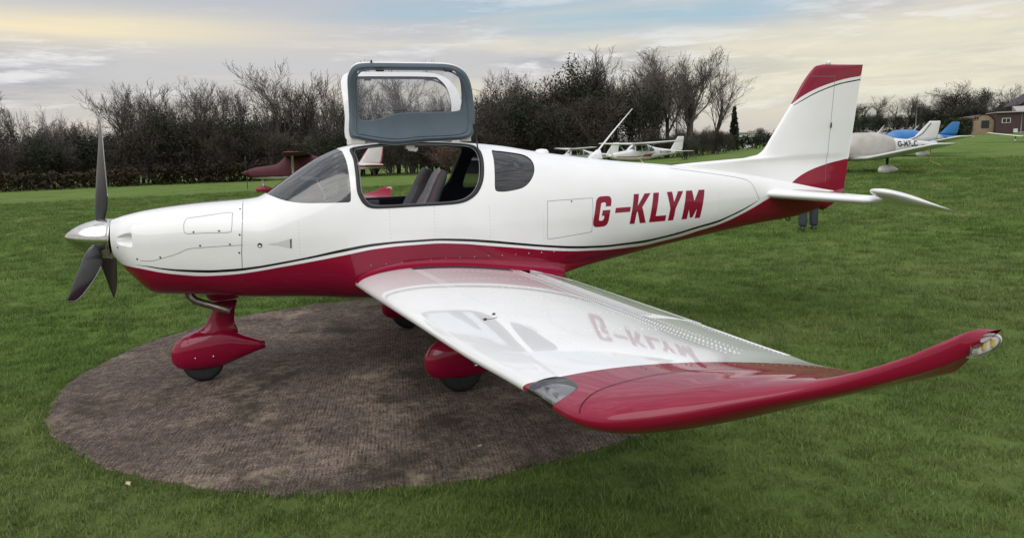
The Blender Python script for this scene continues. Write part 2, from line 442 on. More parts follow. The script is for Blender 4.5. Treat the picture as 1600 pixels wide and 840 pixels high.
# ================================================================== the terrain
def sstep(a, b, x):
    t = np.clip((np.asarray(x, float) - a) / (b - a), 0, 1); return t * t * (3 - 2 * t)
def terrain(x, y):
    dx, dy = np.asarray(x, float) - VIEW[0], np.asarray(y, float) - VIEW[1]
    az = np.degrees(np.arctan2(dx, dy)); r = np.hypot(dx, dy)
    sl = (-0.0105 + 0.026 * sstep(15, 50, az)) * (1 - sstep(100, 175, np.abs(az)))
    d = np.minimum(r, 260.0); d = np.maximum(d - 9, 0); d = d * d / (d + 4)
    return sl * d - 0.02
def pol(az, r, dz=0.0):
    """a place given by bearing and distance from where the photographer stands"""
    x, y = VIEW[0] + r * math.sin(R(az)), VIEW[1] + r * math.cos(R(az))
    return Vector((x, y, float(terrain(x, y)) + dz))

def grass_colour(nt, b_in, far):
    """patchy turf colours in world space; shared by the ground and the blades"""
    N, L = nt.nodes, nt.links
    g = N.new('ShaderNodeNewGeometry')
    def noise(scale, det, rough=0.6):
        n = N.new('ShaderNodeTexNoise'); n.inputs['Scale'].default_value = scale; n.inputs['Detail'].default_value = det; n.inputs['Roughness'].default_value = rough
        L.new(g.outputs['Position'], n.inputs['Vector']); return n.outputs['Fac']
    def ramp(f, st):
        r = N.new('ShaderNodeValToRGB'); e = r.color_ramp.elements
        while len(e) < len(st): e.new(.5)
        for el, (p, c) in zip(e, st): el.position = p; el.color = (*c, 1)
        L.new(f, r.inputs[0]); return r.outputs[0]
    a = ramp(noise(0.55, 5), [(.28, (.074, .122, .024)), (.44, (.100, .170, .034)), (.58, (.128, .200, .045)), (.72, (.190, .225, .075))])
    c = ramp(noise(4.5, 4), [(.30, (.72, .72, .72)), (.5, (1, 1, 1)), (.72, (1.25, 1.2, 1.12))])
    m = N.new('ShaderNodeMix'); m.data_type = 'RGBA'; m.blend_type = 'MULTIPLY'; m.inputs[0].default_value = .8
    L.new(a, m.inputs[6]); L.new(c, m.inputs[7])
    w = ramp(noise(0.16, 3), [(.40, (0, 0, 0)), (.66, (1, 1, 1))])
    m2 = N.new('ShaderNodeMix'); m2.data_type = 'RGBA'; m2.inputs[7].default_value = (.155, .188, .064, 1)
    mm = N.new('ShaderNodeMath'); mm.operation = 'MULTIPLY'; mm.inputs[1].default_value = .55; L.new(w, mm.inputs[0])
    L.new(mm.outputs[0], m2.inputs[0]); L.new(m.outputs[2], m2.inputs[6])
    # worn, muddy places in the turf
    out = m2.outputs[2]
    for cx_, cy_, rad_ in ((.02, -3.05, .36),):
        vd = N.new('ShaderNodeVectorMath'); vd.operation = 'DISTANCE'; vd.inputs[1].default_value = (cx_, cy_, 0.0); L.new(g.outputs['Position'], vd.inputs[0])
        ad = N.new('ShaderNodeMath'); ad.operation = 'MULTIPLY_ADD'; ad.inputs[1].default_value = .9; L.new(noise(3.2, 5, .7), ad.inputs[0]); L.new(vd.outputs['Value'], ad.inputs[2])
        mr_ = N.new('ShaderNodeMapRange'); mr_.inputs['From Min'].default_value = rad_ + .35; mr_.inputs['From Max'].default_value = rad_ + .75; mr_.inputs['To Min'].default_value = .72; mr_.inputs['To Max'].default_value = 0; L.new(ad.outputs[0], mr_.inputs['Value'])
        mm_ = N.new('ShaderNodeMix'); mm_.data_type = 'RGBA'; L.new(mr_.outputs[0], mm_.inputs[0]); L.new(out, mm_.inputs[6]); mm_.inputs[7].default_value = (.045, .045, .022, 1); out = mm_.outputs[2]
    return out, noise
m, nt, b = new_mat('turf')
col, noise = grass_colour(nt, b, True)
nt.links.new(col, b.inputs['Base Color']); b.inputs['Roughness'].default_value = .95; b.inputs['Specular IOR Level'].default_value = .1
k = nt.nodes.new('ShaderNodeBump'); k.inputs['Strength'].default_value = .9; k.inputs['Distance'].default_value = .05
nt.links.new(noise(38, 5, .7), k.inputs['Height']); nt.links.new(k.outputs[0], b.inputs['Normal'])
m, nt, b = new_mat('grass_blade')
col, noise = grass_colour(nt, b, False)
oi = nt.nodes.new('ShaderNodeObjectInfo')
hv = nt.nodes.new('ShaderNodeHueSaturation')
mr = nt.nodes.new('ShaderNodeMapRange'); mr.inputs['To Min'].default_value = .75; mr.inputs['To Max'].default_value = 1.45
nt.links.new(oi.outputs['Random'], mr.inputs['Value']); nt.links.new(mr.outputs[0], hv.inputs['Value']); nt.links.new(col, hv.inputs['Color'])
nt.links.new(hv.outputs[0], b.inputs['Base Color'])
b.inputs['Roughness'].default_value = .55; b.inputs['Specular IOR Level'].default_value = .25
b.inputs['Subsurface Weight'].default_value = 0.0
tl = nt.nodes.new('ShaderNodeBsdfTranslucent'); nt.links.new(hv.outputs[0], tl.inputs[0])
mx = nt.nodes.new('ShaderNodeMixShader'); mx.inputs[0].default_value = .3
nt.links.new(b.outputs[0], mx.inputs[1]); nt.links.new(tl.outputs[0], mx.inputs[2]); nt.links.new(mx.outputs[0], nt.nodes['Material Output'].inputs['Surface'])

rr = np.concatenate([[0.01], np.geomspace(1.5, 60, 34), np.geomspace(66, 320, 26), np.geomspace(420, 6000, 9)])
na = 220
V = []; F = []
for r in rr:
    for i in range(na):
        a = 2 * math.pi * i / na; x, y = VIEW[0] + r * math.sin(a), VIEW[1] + r * math.cos(a)
        V.append((x, y, float(terrain(x, y)) - (0 if r < 320 else (r - 320) * .002)))
for i in range(len(rr) - 1):
    for k in range(na):
        k2 = (k + 1) % na
        F.append((i * na + k, (i + 1) * na + k, (i + 1) * na + k2, i * na + k2))
ground = mesh_obj('ground', V, F, 'turf')
tag(ground, 'mown green grass airfield running out to the trees', 'ground', kind='structure')

# round concrete stand the aircraft is parked on
m, nt, b = new_mat('brushed_concrete')
N, L = nt.nodes, nt.links
g = N.new('ShaderNodeNewGeometry')
def cnoise(scale, det, rough=.6, vec=None):
    n = N.new('ShaderNodeTexNoise'); n.inputs['Scale'].default_value = scale; n.inputs['Detail'].default_value = det; n.inputs['Roughness'].default_value = rough
    L.new(vec or g.outputs['Position'], n.inputs['Vector']); return n.outputs['Fac']
def cramp(f, st):
    r = N.new('ShaderNodeValToRGB'); e = r.color_ramp.elements
    while len(e) < len(st): e.new(.5)
    for el, (p, c) in zip(e, st): el.position = p; el.color = (*c, 1)
    L.new(f, r.inputs[0]); return r.outputs[0]
def cmix(f, a, b_, mode='MIX'):
    n = N.new('ShaderNodeMix'); n.data_type = 'RGBA'; n.blend_type = mode
    for i, s in ((0, f), (6, a), (7, b_)):
        if hasattr(s, 'is_linked'): L.new(s, n.inputs[i])
        elif i == 0: n.inputs[0].default_value = s
        else: n.inputs[i].default_value = (*s, 1)
    return n.outputs[2]
mp = N.new('ShaderNodeMapping'); mp.inputs['Rotation'].default_value = (0, 0, R(9)); L.new(g.outputs['Position'], mp.inputs[0])
wob = cnoise(2.2, 2, .5)
wv = N.new('ShaderNodeTexWave'); wv.bands_direction = 'X'; wv.inputs['Scale'].default_value = 13.5; wv.inputs['Distortion'].default_value = 1.6
wv.inputs['Detail'].default_value = 2; wv.inputs['Detail Scale'].default_value = .35; wv.inputs['Detail Roughness'].default_value = .6; L.new(mp.outputs[0], wv.inputs['Vector'])
mq = N.new('ShaderNodeMapping'); mq.inputs['Scale'].default_value = (60, 9.0, 1); L.new(mp.outputs[0], mq.inputs[0])
sk = cramp(cnoise(1.0, 4, .6, mq.outputs[0]), [(.36, (0, 0, 0)), (.58, (1, 1, 1))])
rx = N.new('ShaderNodeMix'); rx.data_type = 'FLOAT'; rx.inputs[0].default_value = .62; L.new(wv.outputs['Fac'], rx.inputs[2]); L.new(sk, rx.inputs[3])
ridge = rx.outputs[0]
base = cramp(cnoise(1.3, 6), [(.3, (.070, .055, .048)), (.5, (.118, .094, .083)), (.7, (.190, .153, .128))])
grit = cramp(cnoise(95, 4, .85), [(.34, (.20, .19, .20)), (.5, (.88, .88, .88)), (.66, (2.8, 2.6, 2.3))])
blot = cramp(cnoise(15, 6, .75), [(.32, (.42, .41, .42)), (.5, (.96, .96, .96)), (.68, (1.7, 1.62, 1.45))])
c1 = cmix(1.0, cmix(1.0, base, grit, 'MULTIPLY'), blot, 'MULTIPLY')
rc = cramp(ridge, [(.12, (.40, .39, .40)), (.62, (1.12, 1.10, 1.08))])
rmask = cramp(cnoise(3.4, 8, .85), [(.36, (.1, .1, .1)), (.56, (1, 1, 1))])
c2 = cmix(rmask, c1, cmix(1.0, c1, rc, 'MULTIPLY'))
moss = cramp(cnoise(1.15, 7, .68), [(.52, (0, 0, 0)), (.62, (1, 1, 1))])
c3 = cmix(moss, c2, cmix(.74, c2, (.024, .021, .012)))
n2 = N.new('ShaderNodeMapping'); n2.inputs['Location'].default_value = (4.4, 2.2, 7); L.new(g.outputs['Position'], n2.inputs[0])
tan = cramp(cnoise(2.6, 7, .72, n2.outputs[0]), [(.56, (0, 0, 0)), (.70, (1, 1, 1))])
c4 = cmix(tan, c3, cmix(.62, c3, (.36, .29, .21)))
L.new(c4, b.inputs['Base Color']); b.inputs['Roughness'].default_value = .92; b.inputs['Specular IOR Level'].default_value = .25
h1 = N.new('ShaderNodeMath'); h1.operation = 'MULTIPLY_ADD'; L.new(ridge, h1.inputs[0]); h1.inputs[1].default_value = .45; L.new(cnoise(55, 6, .8), h1.inputs[2])
k = N.new('ShaderNodeBump'); k.inputs['Strength'].default_value = .8; k.inputs['Distance'].default_value = .012
L.new(h1.outputs[0], k.inputs['Height']); L.new(k.outputs[0], b.inputs['Normal'])
DC, DR = (2.425, 0.13), 2.615
mb = MB(); n = 720; rng = random.Random(4)
edge = [DR + .014 * math.sin(i * .052 + 1) + .012 * math.sin(i * .131) + .010 * math.sin(i * .37 + 2) + .008 * math.sin(i * .83) + rng.uniform(-.012, .012) for i in range(n)]
edge = [sum(edge[(i + k) % n] for k in (-1, 0, 1)) / 3 for i in range(n)]
def ring(k, z): return [(DC[0] + edge[i] * k * math.cos(2 * math.pi * i / n), DC[1] + edge[i] * k * math.sin(2 * math.pi * i / n), z) for i in range(n)]
mb.rings([ring(1.003, -.12), ring(1.0, -.008), ring(.996, 0.0)], caps=False)
b0 = len(mb.V); mb.add(ring(.996, 0.0), [tuple(range(n))])
pad = mb.build('concrete_stand', 'brushed_concrete', smooth=False)
tag(pad, 'round ribbed brown concrete stand set in the grass under the aircraft', 'concrete stand', kind='structure')

# ================================================================== the parked aircraft
AC = empty('light_aircraft', (2.4, 0, 0), world_parts=True)
tag(AC, 'white and crimson low wing light aircraft lettered G-KLYM with cabin doors raised', 'aircraft')
def part(o): return o
def sub(o, p):
    """make o (built in world coordinates) a sub-part of p"""
    o.parent = p; o.matrix_parent_inverse = Matrix() if p.parent is None else (p.matrix_parent_inverse @ Matrix()).inverted() @ p.matrix_parent_inverse
    o.matrix_parent_inverse = Matrix()
    return o

# ---- outlines measured along the side (x, z)
door_xz = smooth_loop([(2.064, 1.755), (2.072, 1.682), (2.070, 1.573), (2.066, 1.456), (2.079, 1.399), (2.105, 1.354), (2.151, 1.327), (2.252, 1.32), (2.482, 1.321), (2.712, 1.322),
    (2.827, 1.328), (2.906, 1.35), (2.978, 1.4), (3.032, 1.483), (3.065, 1.589), (3.082, 1.683), (3.075, 1.735), (3.03, 1.768), (2.827, 1.786), (2.626, 1.795), (2.431, 1.798), (2.266, 1.788), (2.122, 1.772)], 4)
quarter_xz = smooth_loop([(3.19, 1.714), (3.171, 1.638), (3.151, 1.55), (3.13, 1.438), (3.137, 1.402), (3.18, 1.393), (3.252, 1.395), (3.36, 1.413), (3.425, 1.448), (3.482, 1.507), (3.511, 1.566), (3.515, 1.62), (3.489, 1.66), (3.432, 1.683), (3.324, 1.702), (3.23, 1.714)], 4)
ws_low = smooth_loop([(1.40, f_top(1.40)), (1.417, 1.443), (1.46, 1.43), (1.517, 1.408), (1.575, 1.392), (1.633, 1.382), (1.705, 1.376), (1.805, 1.373), (1.928, 1.37), (1.995, 1.37)], 4, False)
ws_rear = smooth_loop([(2.007, 1.382), (2.014, 1.451), (2.016, 1.574), (2.012, 1.671), (1.998, 1.745)], 4, False)
door_uv, quarter_uv = fz(door_xz), fz(quarter_xz)
ws_uv = np.concatenate([[[1.395, 1.0]], fz(ws_low)[1:], fz(ws_rear), [[1.975, 1.0]]])
btop = pchip([.488, .582, .654, .769, .95, 1.014, 1.158, 1.309, 1.453, 1.669, 1.942, 2.158, 2.374, 2.59, 2.82, 3.05, 3.295, 3.554, 3.828, 3.943, 4.18, 4.5, 4.75, 4.929, 5.13, 5.37, 5.483, 5.62, 5.771, 5.84],
             [.987, .977, .962, .946, .932, .929, .931, .941, .959, .989, 1.034, 1.058, 1.064, 1.064, 1.05, 1.023, .985, .946, .914, .905, .893, .897, .917, .942, .978, 1.018, 1.049, 1.093, 1.148, 1.175])
bbot = pchip([.488, .575, .654, .769, .95, 1.014, 1.158, 1.309, 1.453, 1.661, 1.942, 2.151, 2.374, 2.59, 2.82, 3.05, 3.295, 3.554, 3.828, 3.95, 4.188, 4.5, 4.75, 4.943, 5.138, 5.37, 5.483, 5.627, 5.771, 5.84],
             [.986, .971, .952, .931, .912, .909, .911, .924, .943, .972, 1.012, 1.037, 1.047, 1.047, 1.030, 1.002, .965, .927, .893, .884, .873, .873, .896, .922, .958, .996, 1.032, 1.079, 1.139, 1.172])
rtop = pchip([.33, .402, .496, .575, .647, .762, .949, 1.007, 1.158, 1.302, 1.453, 1.661, 1.942, 2.151, 2.367, 2.59, 2.82, 3.05, 3.295, 3.554, 3.828, 3.95, 4.202, 4.54, 4.75, 4.979, 5.159, 5.35, 5.497, 5.634, 5.771, 5.879, 5.951, 6.05, 6.2, 6.86],
             [.985, .978, .964, .947, .929, .908, .887, .886, .890, .903, .923, .949, .987, 1.015, 1.026, 1.027, 1.011, .979, .944, .903, .871, .863, .847, .845, .866, .893, .931, .966, 1.004, 1.052, 1.103, 1.148, 1.178, 1.205, 1.21, 1.21])
xs_b = np.linspace(.49, 5.838, 200); xs_r = np.linspace(.331, 6.855, 260)
lines = [fz(np.stack([xs_b, btop(xs_b)], -1)), fz(np.stack([xs_b, bbot(xs_b)], -1)), fz(np.stack([xs_r, rtop(xs_r)], -1))]

# fuselage skin with its openings; the cowling cheek has a cooling inlet pressed into it
def fus_skin(u, v):
    P = fus(u, v); u = np.asarray(u, float)
    zz_ = P[..., 2]; tt_ = np.clip((u - .372) / .105, 0, 1); half = .016 + .030 * np.sqrt(tt_)
    d = .055 * tt_ * (1 - sstep(.470, .494, u)) * (1 - sstep(.45, 1.1, np.abs(zz_ - (1.163 + .004 * tt_)) / half))
    d2 = np.exp(-(((u - .395) / .040) ** 2 + ((P[..., 2] - 1.15) / .085) ** 2)) * .016
    d3 = np.exp(-(((u - .52) / .05) ** 2 + ((P[..., 2] - 1.07) / .03) ** 2)) * .012
    P = P.copy(); P[..., 1] += (d - d2) * (v > .2) * (v < .85)
    return P
tt = np.linspace(-1, 1, 71); vs = .5 + .5 * np.sign(tt) * np.abs(tt) ** 1.45
us = np.unique(np.concatenate([np.linspace(.325, .36, 6), np.linspace(.36, .51, 46), np.linspace(.51, .7, 22), np.linspace(.7, 6.86, 170)]))
V, F = cdt(us, vs, 1.5, [door_uv, quarter_uv, ws_uv], lines)
cu, cv = tri_c(V, F); cz = fus(cu, cv)[:, 2]
hole = inside(door_uv, cu, cv) | inside(quarter_uv, cu, cv) | inside(ws_uv, cu, cv)
idx = np.zeros(len(F), int)
idx[(cu > .488) & (cu < 5.84) & (cz < btop(cu)) & (cz > bbot(cu))] = 2
idx[cz < rtop(cu)] = 1
fuselage = surf_mesh('fuselage', fus_skin, V, F, ~hole, idx, ['white_paint', 'red_paint', 'black_paint'], AC, (1, -1))
# front face of the cowling and tail end
mb = MB(); vv = np.linspace(0, 1, 40)
def fring(x, k=1.0):
    p = fus(np.full(40, x), vv); q = p[::-1].copy(); q[:, 1] *= -1
    c = np.array([x, 0, (f_top(x) + f_bot(x)) / 2]); r = np.concatenate([p, q[1:-1]]); return c + (r - c) * k
mb.add(fring(.3255), [tuple(range(78))]); mb.build('cowling_front', ['black_paint'], fuselage, False)
mb = MB(); mb.add(fring(6.86), [tuple(reversed(range(78)))]); mb.build('tail_end', ['red_paint'], fuselage, False)
ws = surf_mesh('windscreen', fus, V, F, inside(ws_uv, cu, cv), None, ['windscreen_glass'], AC, (1, -1), -.004)
for s in (1, -1):
    surf_mesh('quarter_window', fus, V, F, inside(quarter_uv, cu, cv), None, ['tinted_glass'], AC, (s,), -.006)
# dark cabin lining just inside the skin, with the same openings
keep = ~hole & (cu > 1.36) & (cu < 3.75)
surf_mesh('cabin_lining', fus, V, F, keep, None, ['lining_dark'], AC, (1, -1), -.022)
mb = MB()
for uv in (door_uv, quarter_uv):
    P = fus(uv[:, 0], uv[:, 1]); Nn = surf_normals(fus, uv[:, 0], uv[:, 1]); n = len(P)
    for s in (1, -1):
        m_ = np.array([1, s, 1]); mb.add(list(P * m_) + list((P - Nn * .022) * m_), [(i, (i + 1) % n, n + (i + 1) % n, n + i) for i in range(n)], 0)
mb.build('opening_edge', ['gasket'], AC)
for s in (1, -1):
    mb = MB(); ribbon(mb, fus, door_uv, .016, .003, 1, 1.5, 0, (s,), True)
    P = fus(door_uv[:, 0], door_uv[:, 1]) * np.array([1, s, 1]); c = P.mean(0)
    mb.tube([tuple(p + (c - p) * .018) for p in P] + [tuple(P[0] + (c - P[0]) * .018)], .011, 6, 0, False)
    mb.build('door_seal', ['gasket'], AC)
    mb = MB(); q = [tuple(p + (c - p) * .055) for p in P]
    mb.tube(q + [q[0]], .004, 5, 0, False)
    mb.build('sill_strip', ['sill_metal'], AC)
# cabin floor, bulkhead, instrument panel, consoles
mb = MB(); mb.box((2.55, 0, .76), (1.8, .80, .03)); mb.build('cabin_floor', 'lining_dark', AC, False)
mb = MB(); p = fring(3.70, .96); mb.add(p, [tuple(range(len(p)))]); mb.build('rear_bulkhead', 'lining_dark', AC, False)
mb = MB(); mb.box((1.84, 0, 1.17), (.08, .98, .36)); mb.box((1.70, 0, 1.365), (.36, .92, .025), 0, None, .92); bevel(mb.build('instrument_panel', 'lining_dark', AC, False), .012)
mb = MB(); mb.box((2.2, 0, 1.0), (.7, .16, .5)); bevel(mb.build('centre_console', 'lining_dark', AC, False), .02)
for s in (-1, 1):
    mb = MB(); mb.box((2.155, s * .49, 1.30), (.13, .05, .15)); bevel(mb.build('side_pocket', 'lining_dark', AC, False), .01)
mb = MB(); mb.tube([(1.84, -.17, 1.39), (1.82, -.19, 1.46), (1.78, -.20, 1.54)], [.016, .012, .010], 8); mb.box((1.74, -.20, 1.545), (.13, .02, .028), 1, Matrix.Rotation(R(6), 3, 'Y'))
bevel(mb.build('grab_handle', ['silver', 'lamp_white'], AC, False), .004)
mb = MB(); mb.box((2.55, -.06, 1.765), (.07, .10, .03)); mb.tube([(2.53, -.10, 1.745), (2.60, -.10, 1.735)], .012, 6, 0); mb.tube([(2.6, -.1, 1.76), (2.6, -.1, 1.735)], .012, 6, 0)
mb.build('overhead_light', ['lamp_white'], AC, False)

def seat(y):
    e = empty('seat', (0, 0, 0)); e.parent = AC; e.matrix_parent_inverse = AC.matrix_basis.inverted()
    prof = [(0, .20, .055), (.12, .215, .065), (.28, .215, .065), (.40, .20, .06), (.48, .155, .05), (.535, .135, .05), (.62, .125, .045), (.665, .10, .03), (.675, .06, .012)]
    L0, L1 = Vector((2.44, y, .90)), Vector((2.77, y, 1.575)); ax = (L1 - L0).normalized(); nr = Vector((ax.z, 0, -ax.x))
    tot = (L1 - L0).length
    def ring(t, w, d, k=20):
        c = L0 + ax * (t / .675 * tot); out = []
        for i in range(k):
            a = 2 * math.pi * i / k; ca, sa = math.cos(a), math.sin(a)
            py = math.copysign(abs(ca) ** .55, ca) * w; px = math.copysign(abs(sa) ** .7, sa) * d
            out.append(c + Vector((0, py, 0)) + nr * px)
        return out
    mb = MB(); mb.rings([ring(*p) for p in prof]); o = mb.build('backrest', ['seat_dark'], e)
    mb = MB(); mb.rings([[q - nr * .022 for q in ring(t, w * .74, d * .9)] for t, w, d in prof[:8]]); mb.build('backrest_cushion', ['seat_fabric'], e)
    for sy in (-1, 1):
        mb = MB(); mb.tube([L0 + ax * (t / .675 * tot) + Vector((0, sy * w * .92, 0)) - nr * d * .62 for t, w, d in prof[:8]], .0025, 6); mb.build('piping', ['seat_piping'], e)
    mb = MB(); mb.box((2.25, y, .92), (.48, .44, .12)); bevel(mb.build('seat_cushion', ['seat_fabric'], e, False), .04, 3)
for y in (-.27, .27): seat(y)

# ---- gull-wing doors, swung up on the roof spine
win_xz = smooth_loop([(2.135, 1.40), (2.15, 1.372), (2.25, 1.367), (2.6, 1.368), (2.86, 1.372), (2.905, 1.395), (2.955, 1.47), (2.978, 1.58), (2.976, 1.645), (2.94, 1.674), (2.7, 1.686), (2.50, 1.689), (2.40, 1.698), (2.30, 1.714), (2.19, 1.716), (2.145, 1.695), (2.135, 1.60)], 4)
win_uv = fz(win_xz); cen = door_uv.mean(0)
inner_uv = door_uv + (cen - door_uv) * np.array([.040, .055])
win_out = win_uv + (win_uv - win_uv.mean(0)) * np.array([-.02, -.03])
for s, ang in ((1, R(-121)), (-1, R(-121))):
    e = empty('cabin_door', (0, 0, 0)); e.parent = AC
    H = Vector((0, -.15, 1.795)); Rm = Matrix.Translation(H) @ Matrix.Rotation(ang, 4, 'X') @ Matrix.Translation(-H)
    if s == -1: Rm = Matrix.Scale(-1, 4, (0, 1, 0)) @ Rm @ Matrix.Scale(-1, 4, (0, 1, 0))
    e.matrix_parent_inverse = AC.matrix_basis.inverted() @ Matrix.Translation((0, 0, .015)) @ Rm
    du = np.linspace(2.05, 3.10, 40); dv = np.linspace(.55, .99, 36)
    Vd, Fd = cdt(du, dv, 1.5, [door_uv, win_out], []); a, b_ = tri_c(Vd, Fd)
    surf_mesh('door_skin', fus, Vd, Fd, inside(door_uv, a, b_) & ~inside(win_out, a, b_), None, ['white_paint'], e, (s,), .004)
    Vd, Fd = cdt(du, dv, 1.5, [inner_uv, win_uv], []); a, b_ = tri_c(Vd, Fd)
    def dished(u, v):
        P = fus(u, v); return P
    surf_mesh('door_lining', fus, Vd, Fd, inside(inner_uv, a, b_) & ~inside(win_uv, a, b_), None, ['door_lining'], e, (s,), -.030)
    surf_mesh('door_window', fus, Vd, Fd, inside(win_uv, a, b_), None, ['door_glass'], e, (s,), -.006)
    def loop3(uv, off): return (fus(uv[:, 0], uv[:, 1]) + surf_normals(fus, uv[:, 0], uv[:, 1]) * off) * np.array([1, s, 1])
    mb = MB()
    A, B = loop3(door_uv, .004), loop3(door_uv, -.010); C_ = loop3(inner_uv, -.030); n = len(A)
    q = lambda a0, b0: [(a0 + i, a0 + (i + 1) % n, b0 + (i + 1) % n, b0 + i) for i in range(n)]
    mb.add(list(A) + list(B) + list(C_), q(0, n), 0); mb.F += [tuple(f) for f in q(n, 2 * n)]; mb.I += [1] * n
    mb.build('door_edge', ['white_paint', 'door_lining'], e)
    mb = MB(); A, B = loop3(win_out, .004), loop3(win_uv, -.030); n = len(A); mb.add(list(A) + list(B), q(0, n)); mb.build('window_reveal', ['door_lining'], e)
    # raised rib following the lining's edge
    rib = inner_uv + (cen - inner_uv) * .07; rb = loop3(rib, -.031); mb = MB(); mb.tube([tuple(p) for p in rb] + [tuple(rb[0])], .007, 6, 0, False); mb.build('lining_rib', ['door_lining'], e)
    for x in (2.30, 2.83):
        P = fus(np.array([x]), v_of_z(np.array([x]), np.array([1.345])))[0]; mb = MB()
        mb.box((x, (P[1] + .045) * s, P[2] - .0), (.06, .02, .016)); mb.build('latch', ['gasket'], e, False)
    mb = MB(); P = fus(np.array([2.24]), v_of_z(np.array([2.24]), np.array([1.325])))[0]; mb.tube([(2.24, P[1] * s, 1.322), (2.24, P[1] * s, 1.30)], [.009, .006], 6); mb.build('door_pin', ['gasket'], e)
    for x, w in ((2.13, .11), (3.00, .09)):
        mb = MB(); mb.box((x, s * -.145, 1.818), (w, .03, .045)); bevel(mb.build('hinge', ['bracket'], AC, False), .004)
    mb = MB(); mb.box((2.57, s * -.135, 1.822), (.74, .015, .022)); mb.build('hinge_gap', ['gasket'], AC, False)
    mb = MB(); mb.tube([(3.045, s * -.26, 1.93), (3.06, s * -.25, 1.84), (3.075, s * -.24, 1.75)], [.009, .009, .006], 8); mb.tube([(3.075, s * -.24, 1.75), (3.06, s * -.40, 1.58)], .005, 6); mb.build('gas_strut', ['gasket'], AC)

# ---- seams, hatches, fasteners, scoops
def seam(name, pts, closed=False, w=.0045, sides=(1, -1), S=fus_skin, sm=4):
    for s in sides:
        mb = MB(); ln = fz(smooth_loop(pts, sm, closed)); ribbon(mb, S, ln, w, .0012, 1, 1.5, 0, (s,), closed); mb.build(name, ['seam'], fuselage)
seam('cowling_seam', [(1.247, 1.398), (1.244, 1.319), (1.23, 1.172), (1.218, 1.05), (1.212, .935)])
seam('cowling_split_seam', [(.532, 1.018), (.60, 1.013), (.675, 1.028), (.783, 1.058), (.855, 1.088), (.935, 1.094), (1.136, 1.10), (1.23, 1.10)], w=.003)
seam('oil_door_seam', [(.86, 1.296), (.95, 1.31), (1.042, 1.321), (1.165, 1.329), (1.172, 1.30), (1.162, 1.215), (1.136, 1.195), (.963, 1.197), (.86, 1.198), (.843, 1.23)], True, .003)
seam('hatch_seam', [(3.59, 1.299), (3.78, 1.301), (3.975, 1.301), (3.992, 1.285), (3.984, 1.15), (3.972, 1.035), (3.955, 1.022), (3.75, 1.006), (3.58, .996), (3.553, 1.012), (3.558, 1.15), (3.567, 1.285)], True, .003)
seam('tail_fairing_seam', [(4.90, 1.512), (5.123, 1.479), (5.389, 1.438), (5.684, 1.385), (5.771, 1.343), (5.814, 1.26), (5.857, 1.182)], False, .004)
mb = MB()
for x, z in [(.51, 1.029), (.668, 1.037), (.942, 1.109), (.906, 1.207), (.38, 1.112), (1.078, 1.207), (1.215, 1.175), (1.201, 1.046), (1.143, 1.110), (1.228, 1.349), (3.79, 1.286), (1.205, .85), (.42, .945)]:
    P = fus_skin(np.array([x]), v_of_z(np.array([x]), np.array([z])))[0]; Nn = surf_normals(fus_skin, np.array([x]), v_of_z(np.array([x]), np.array([z])))[0]
    for s in (1, -1):
        m_ = np.array([1, s, 1]); t = Vector(Nn * m_); p = Vector(P * m_)
        mb.tube([p - t * .004, p + t * .0025], [.0075, .0065], 8)
tag(mb.build('cowling_screws', ['screw'], fuselage), kind='stuff')
mb = MB(); x, z = 1.345, 1.093; v_ = v_of_z(np.array([x]), np.array([z])); P = Vector(fus(np.array([x]), v_)[0]); t = Vector(surf_normals(fus, np.array([x]), v_)[0])
mb.tube([P - t * .005, P + t * .003], [.017, .016], 16, 0); mb.tube([P, P + t * .0045], [.010, .010], 12, 1); mb.build('vent_cap', ['screw', 'silver'], fuselage)
# flush scoop: flat tapering patch, recess shade painted grey, throat shade a dark strip
naca = fz(smooth_loop([(1.395, 1.0985), (1.46, 1.106), (1.52, 1.119), (1.566, 1.130), (1.566, 1.096), (1.562, 1.060), (1.52, 1.071), (1.46, 1.087)], 3))
simple('scoop_shade', (.60, .60, .60), .5)
for s in (1, -1): patch('scoop', fus, naca, ['scoop_shade'], fuselage, .02, 1.5, (s,), .0012)
th = fz([(1.556, 1.124), (1.566, 1.1295), (1.562, 1.0605), (1.553, 1.0645)])
for s in (1, -1):
    P = (fus(th[:, 0], th[:, 1]) + surf_normals(fus, th[:, 0], th[:, 1]) * .0022) * np.array([1, s, 1]); mb = MB(); mb.add(list(P), [(0, 1, 2, 3)]); mb.build('throat_shade', ['screw'], fuselage, False)

for s in (1, -1):
    mb = MB()
    for x in np.arange(2.12, 3.95, .115):
        z = .905 - .02 * abs(x - 2.7); u_ = np.array([x]); v_ = v_of_z(u_, np.array([z])); m_ = np.array([1, s, 1]); P = Vector(fus(u_, v_)[0] * m_); t = Vector(surf_normals(fus, u_, v_)[0] * m_)
        mb.tube([P - t * .003, P + t * .0015, P + t * .003], [.0055, .005, .0025], 7)
    tag(mb.build('fairing_screws', ['silver'], fuselage), kind='stuff')
    mb = MB()
    for x in (1.62, 2.28, 2.62, 3.06, 3.52, 4.62, 5.35):
        for z in np.arange(float(btop(x)) + .03, float(btop(x)) + .27, .026):
            u_ = np.array([x + (z - 1.1) * .02]); v_ = v_of_z(u_, np.array([z])); m_ = np.array([1, s, 1]); P = Vector(fus(u_, v_)[0] * m_); t = Vector(surf_normals(fus, u_, v_)[0] * m_)
            if x in (4.62,) and z < 1.33: continue
            mb.tube([P - t * .003, P + t * .0008, P + t * .0016], [.0048, .0042, .002], 6)
    tag(mb.build('skin_rivets', ['white_paint'], fuselage), kind='stuff')

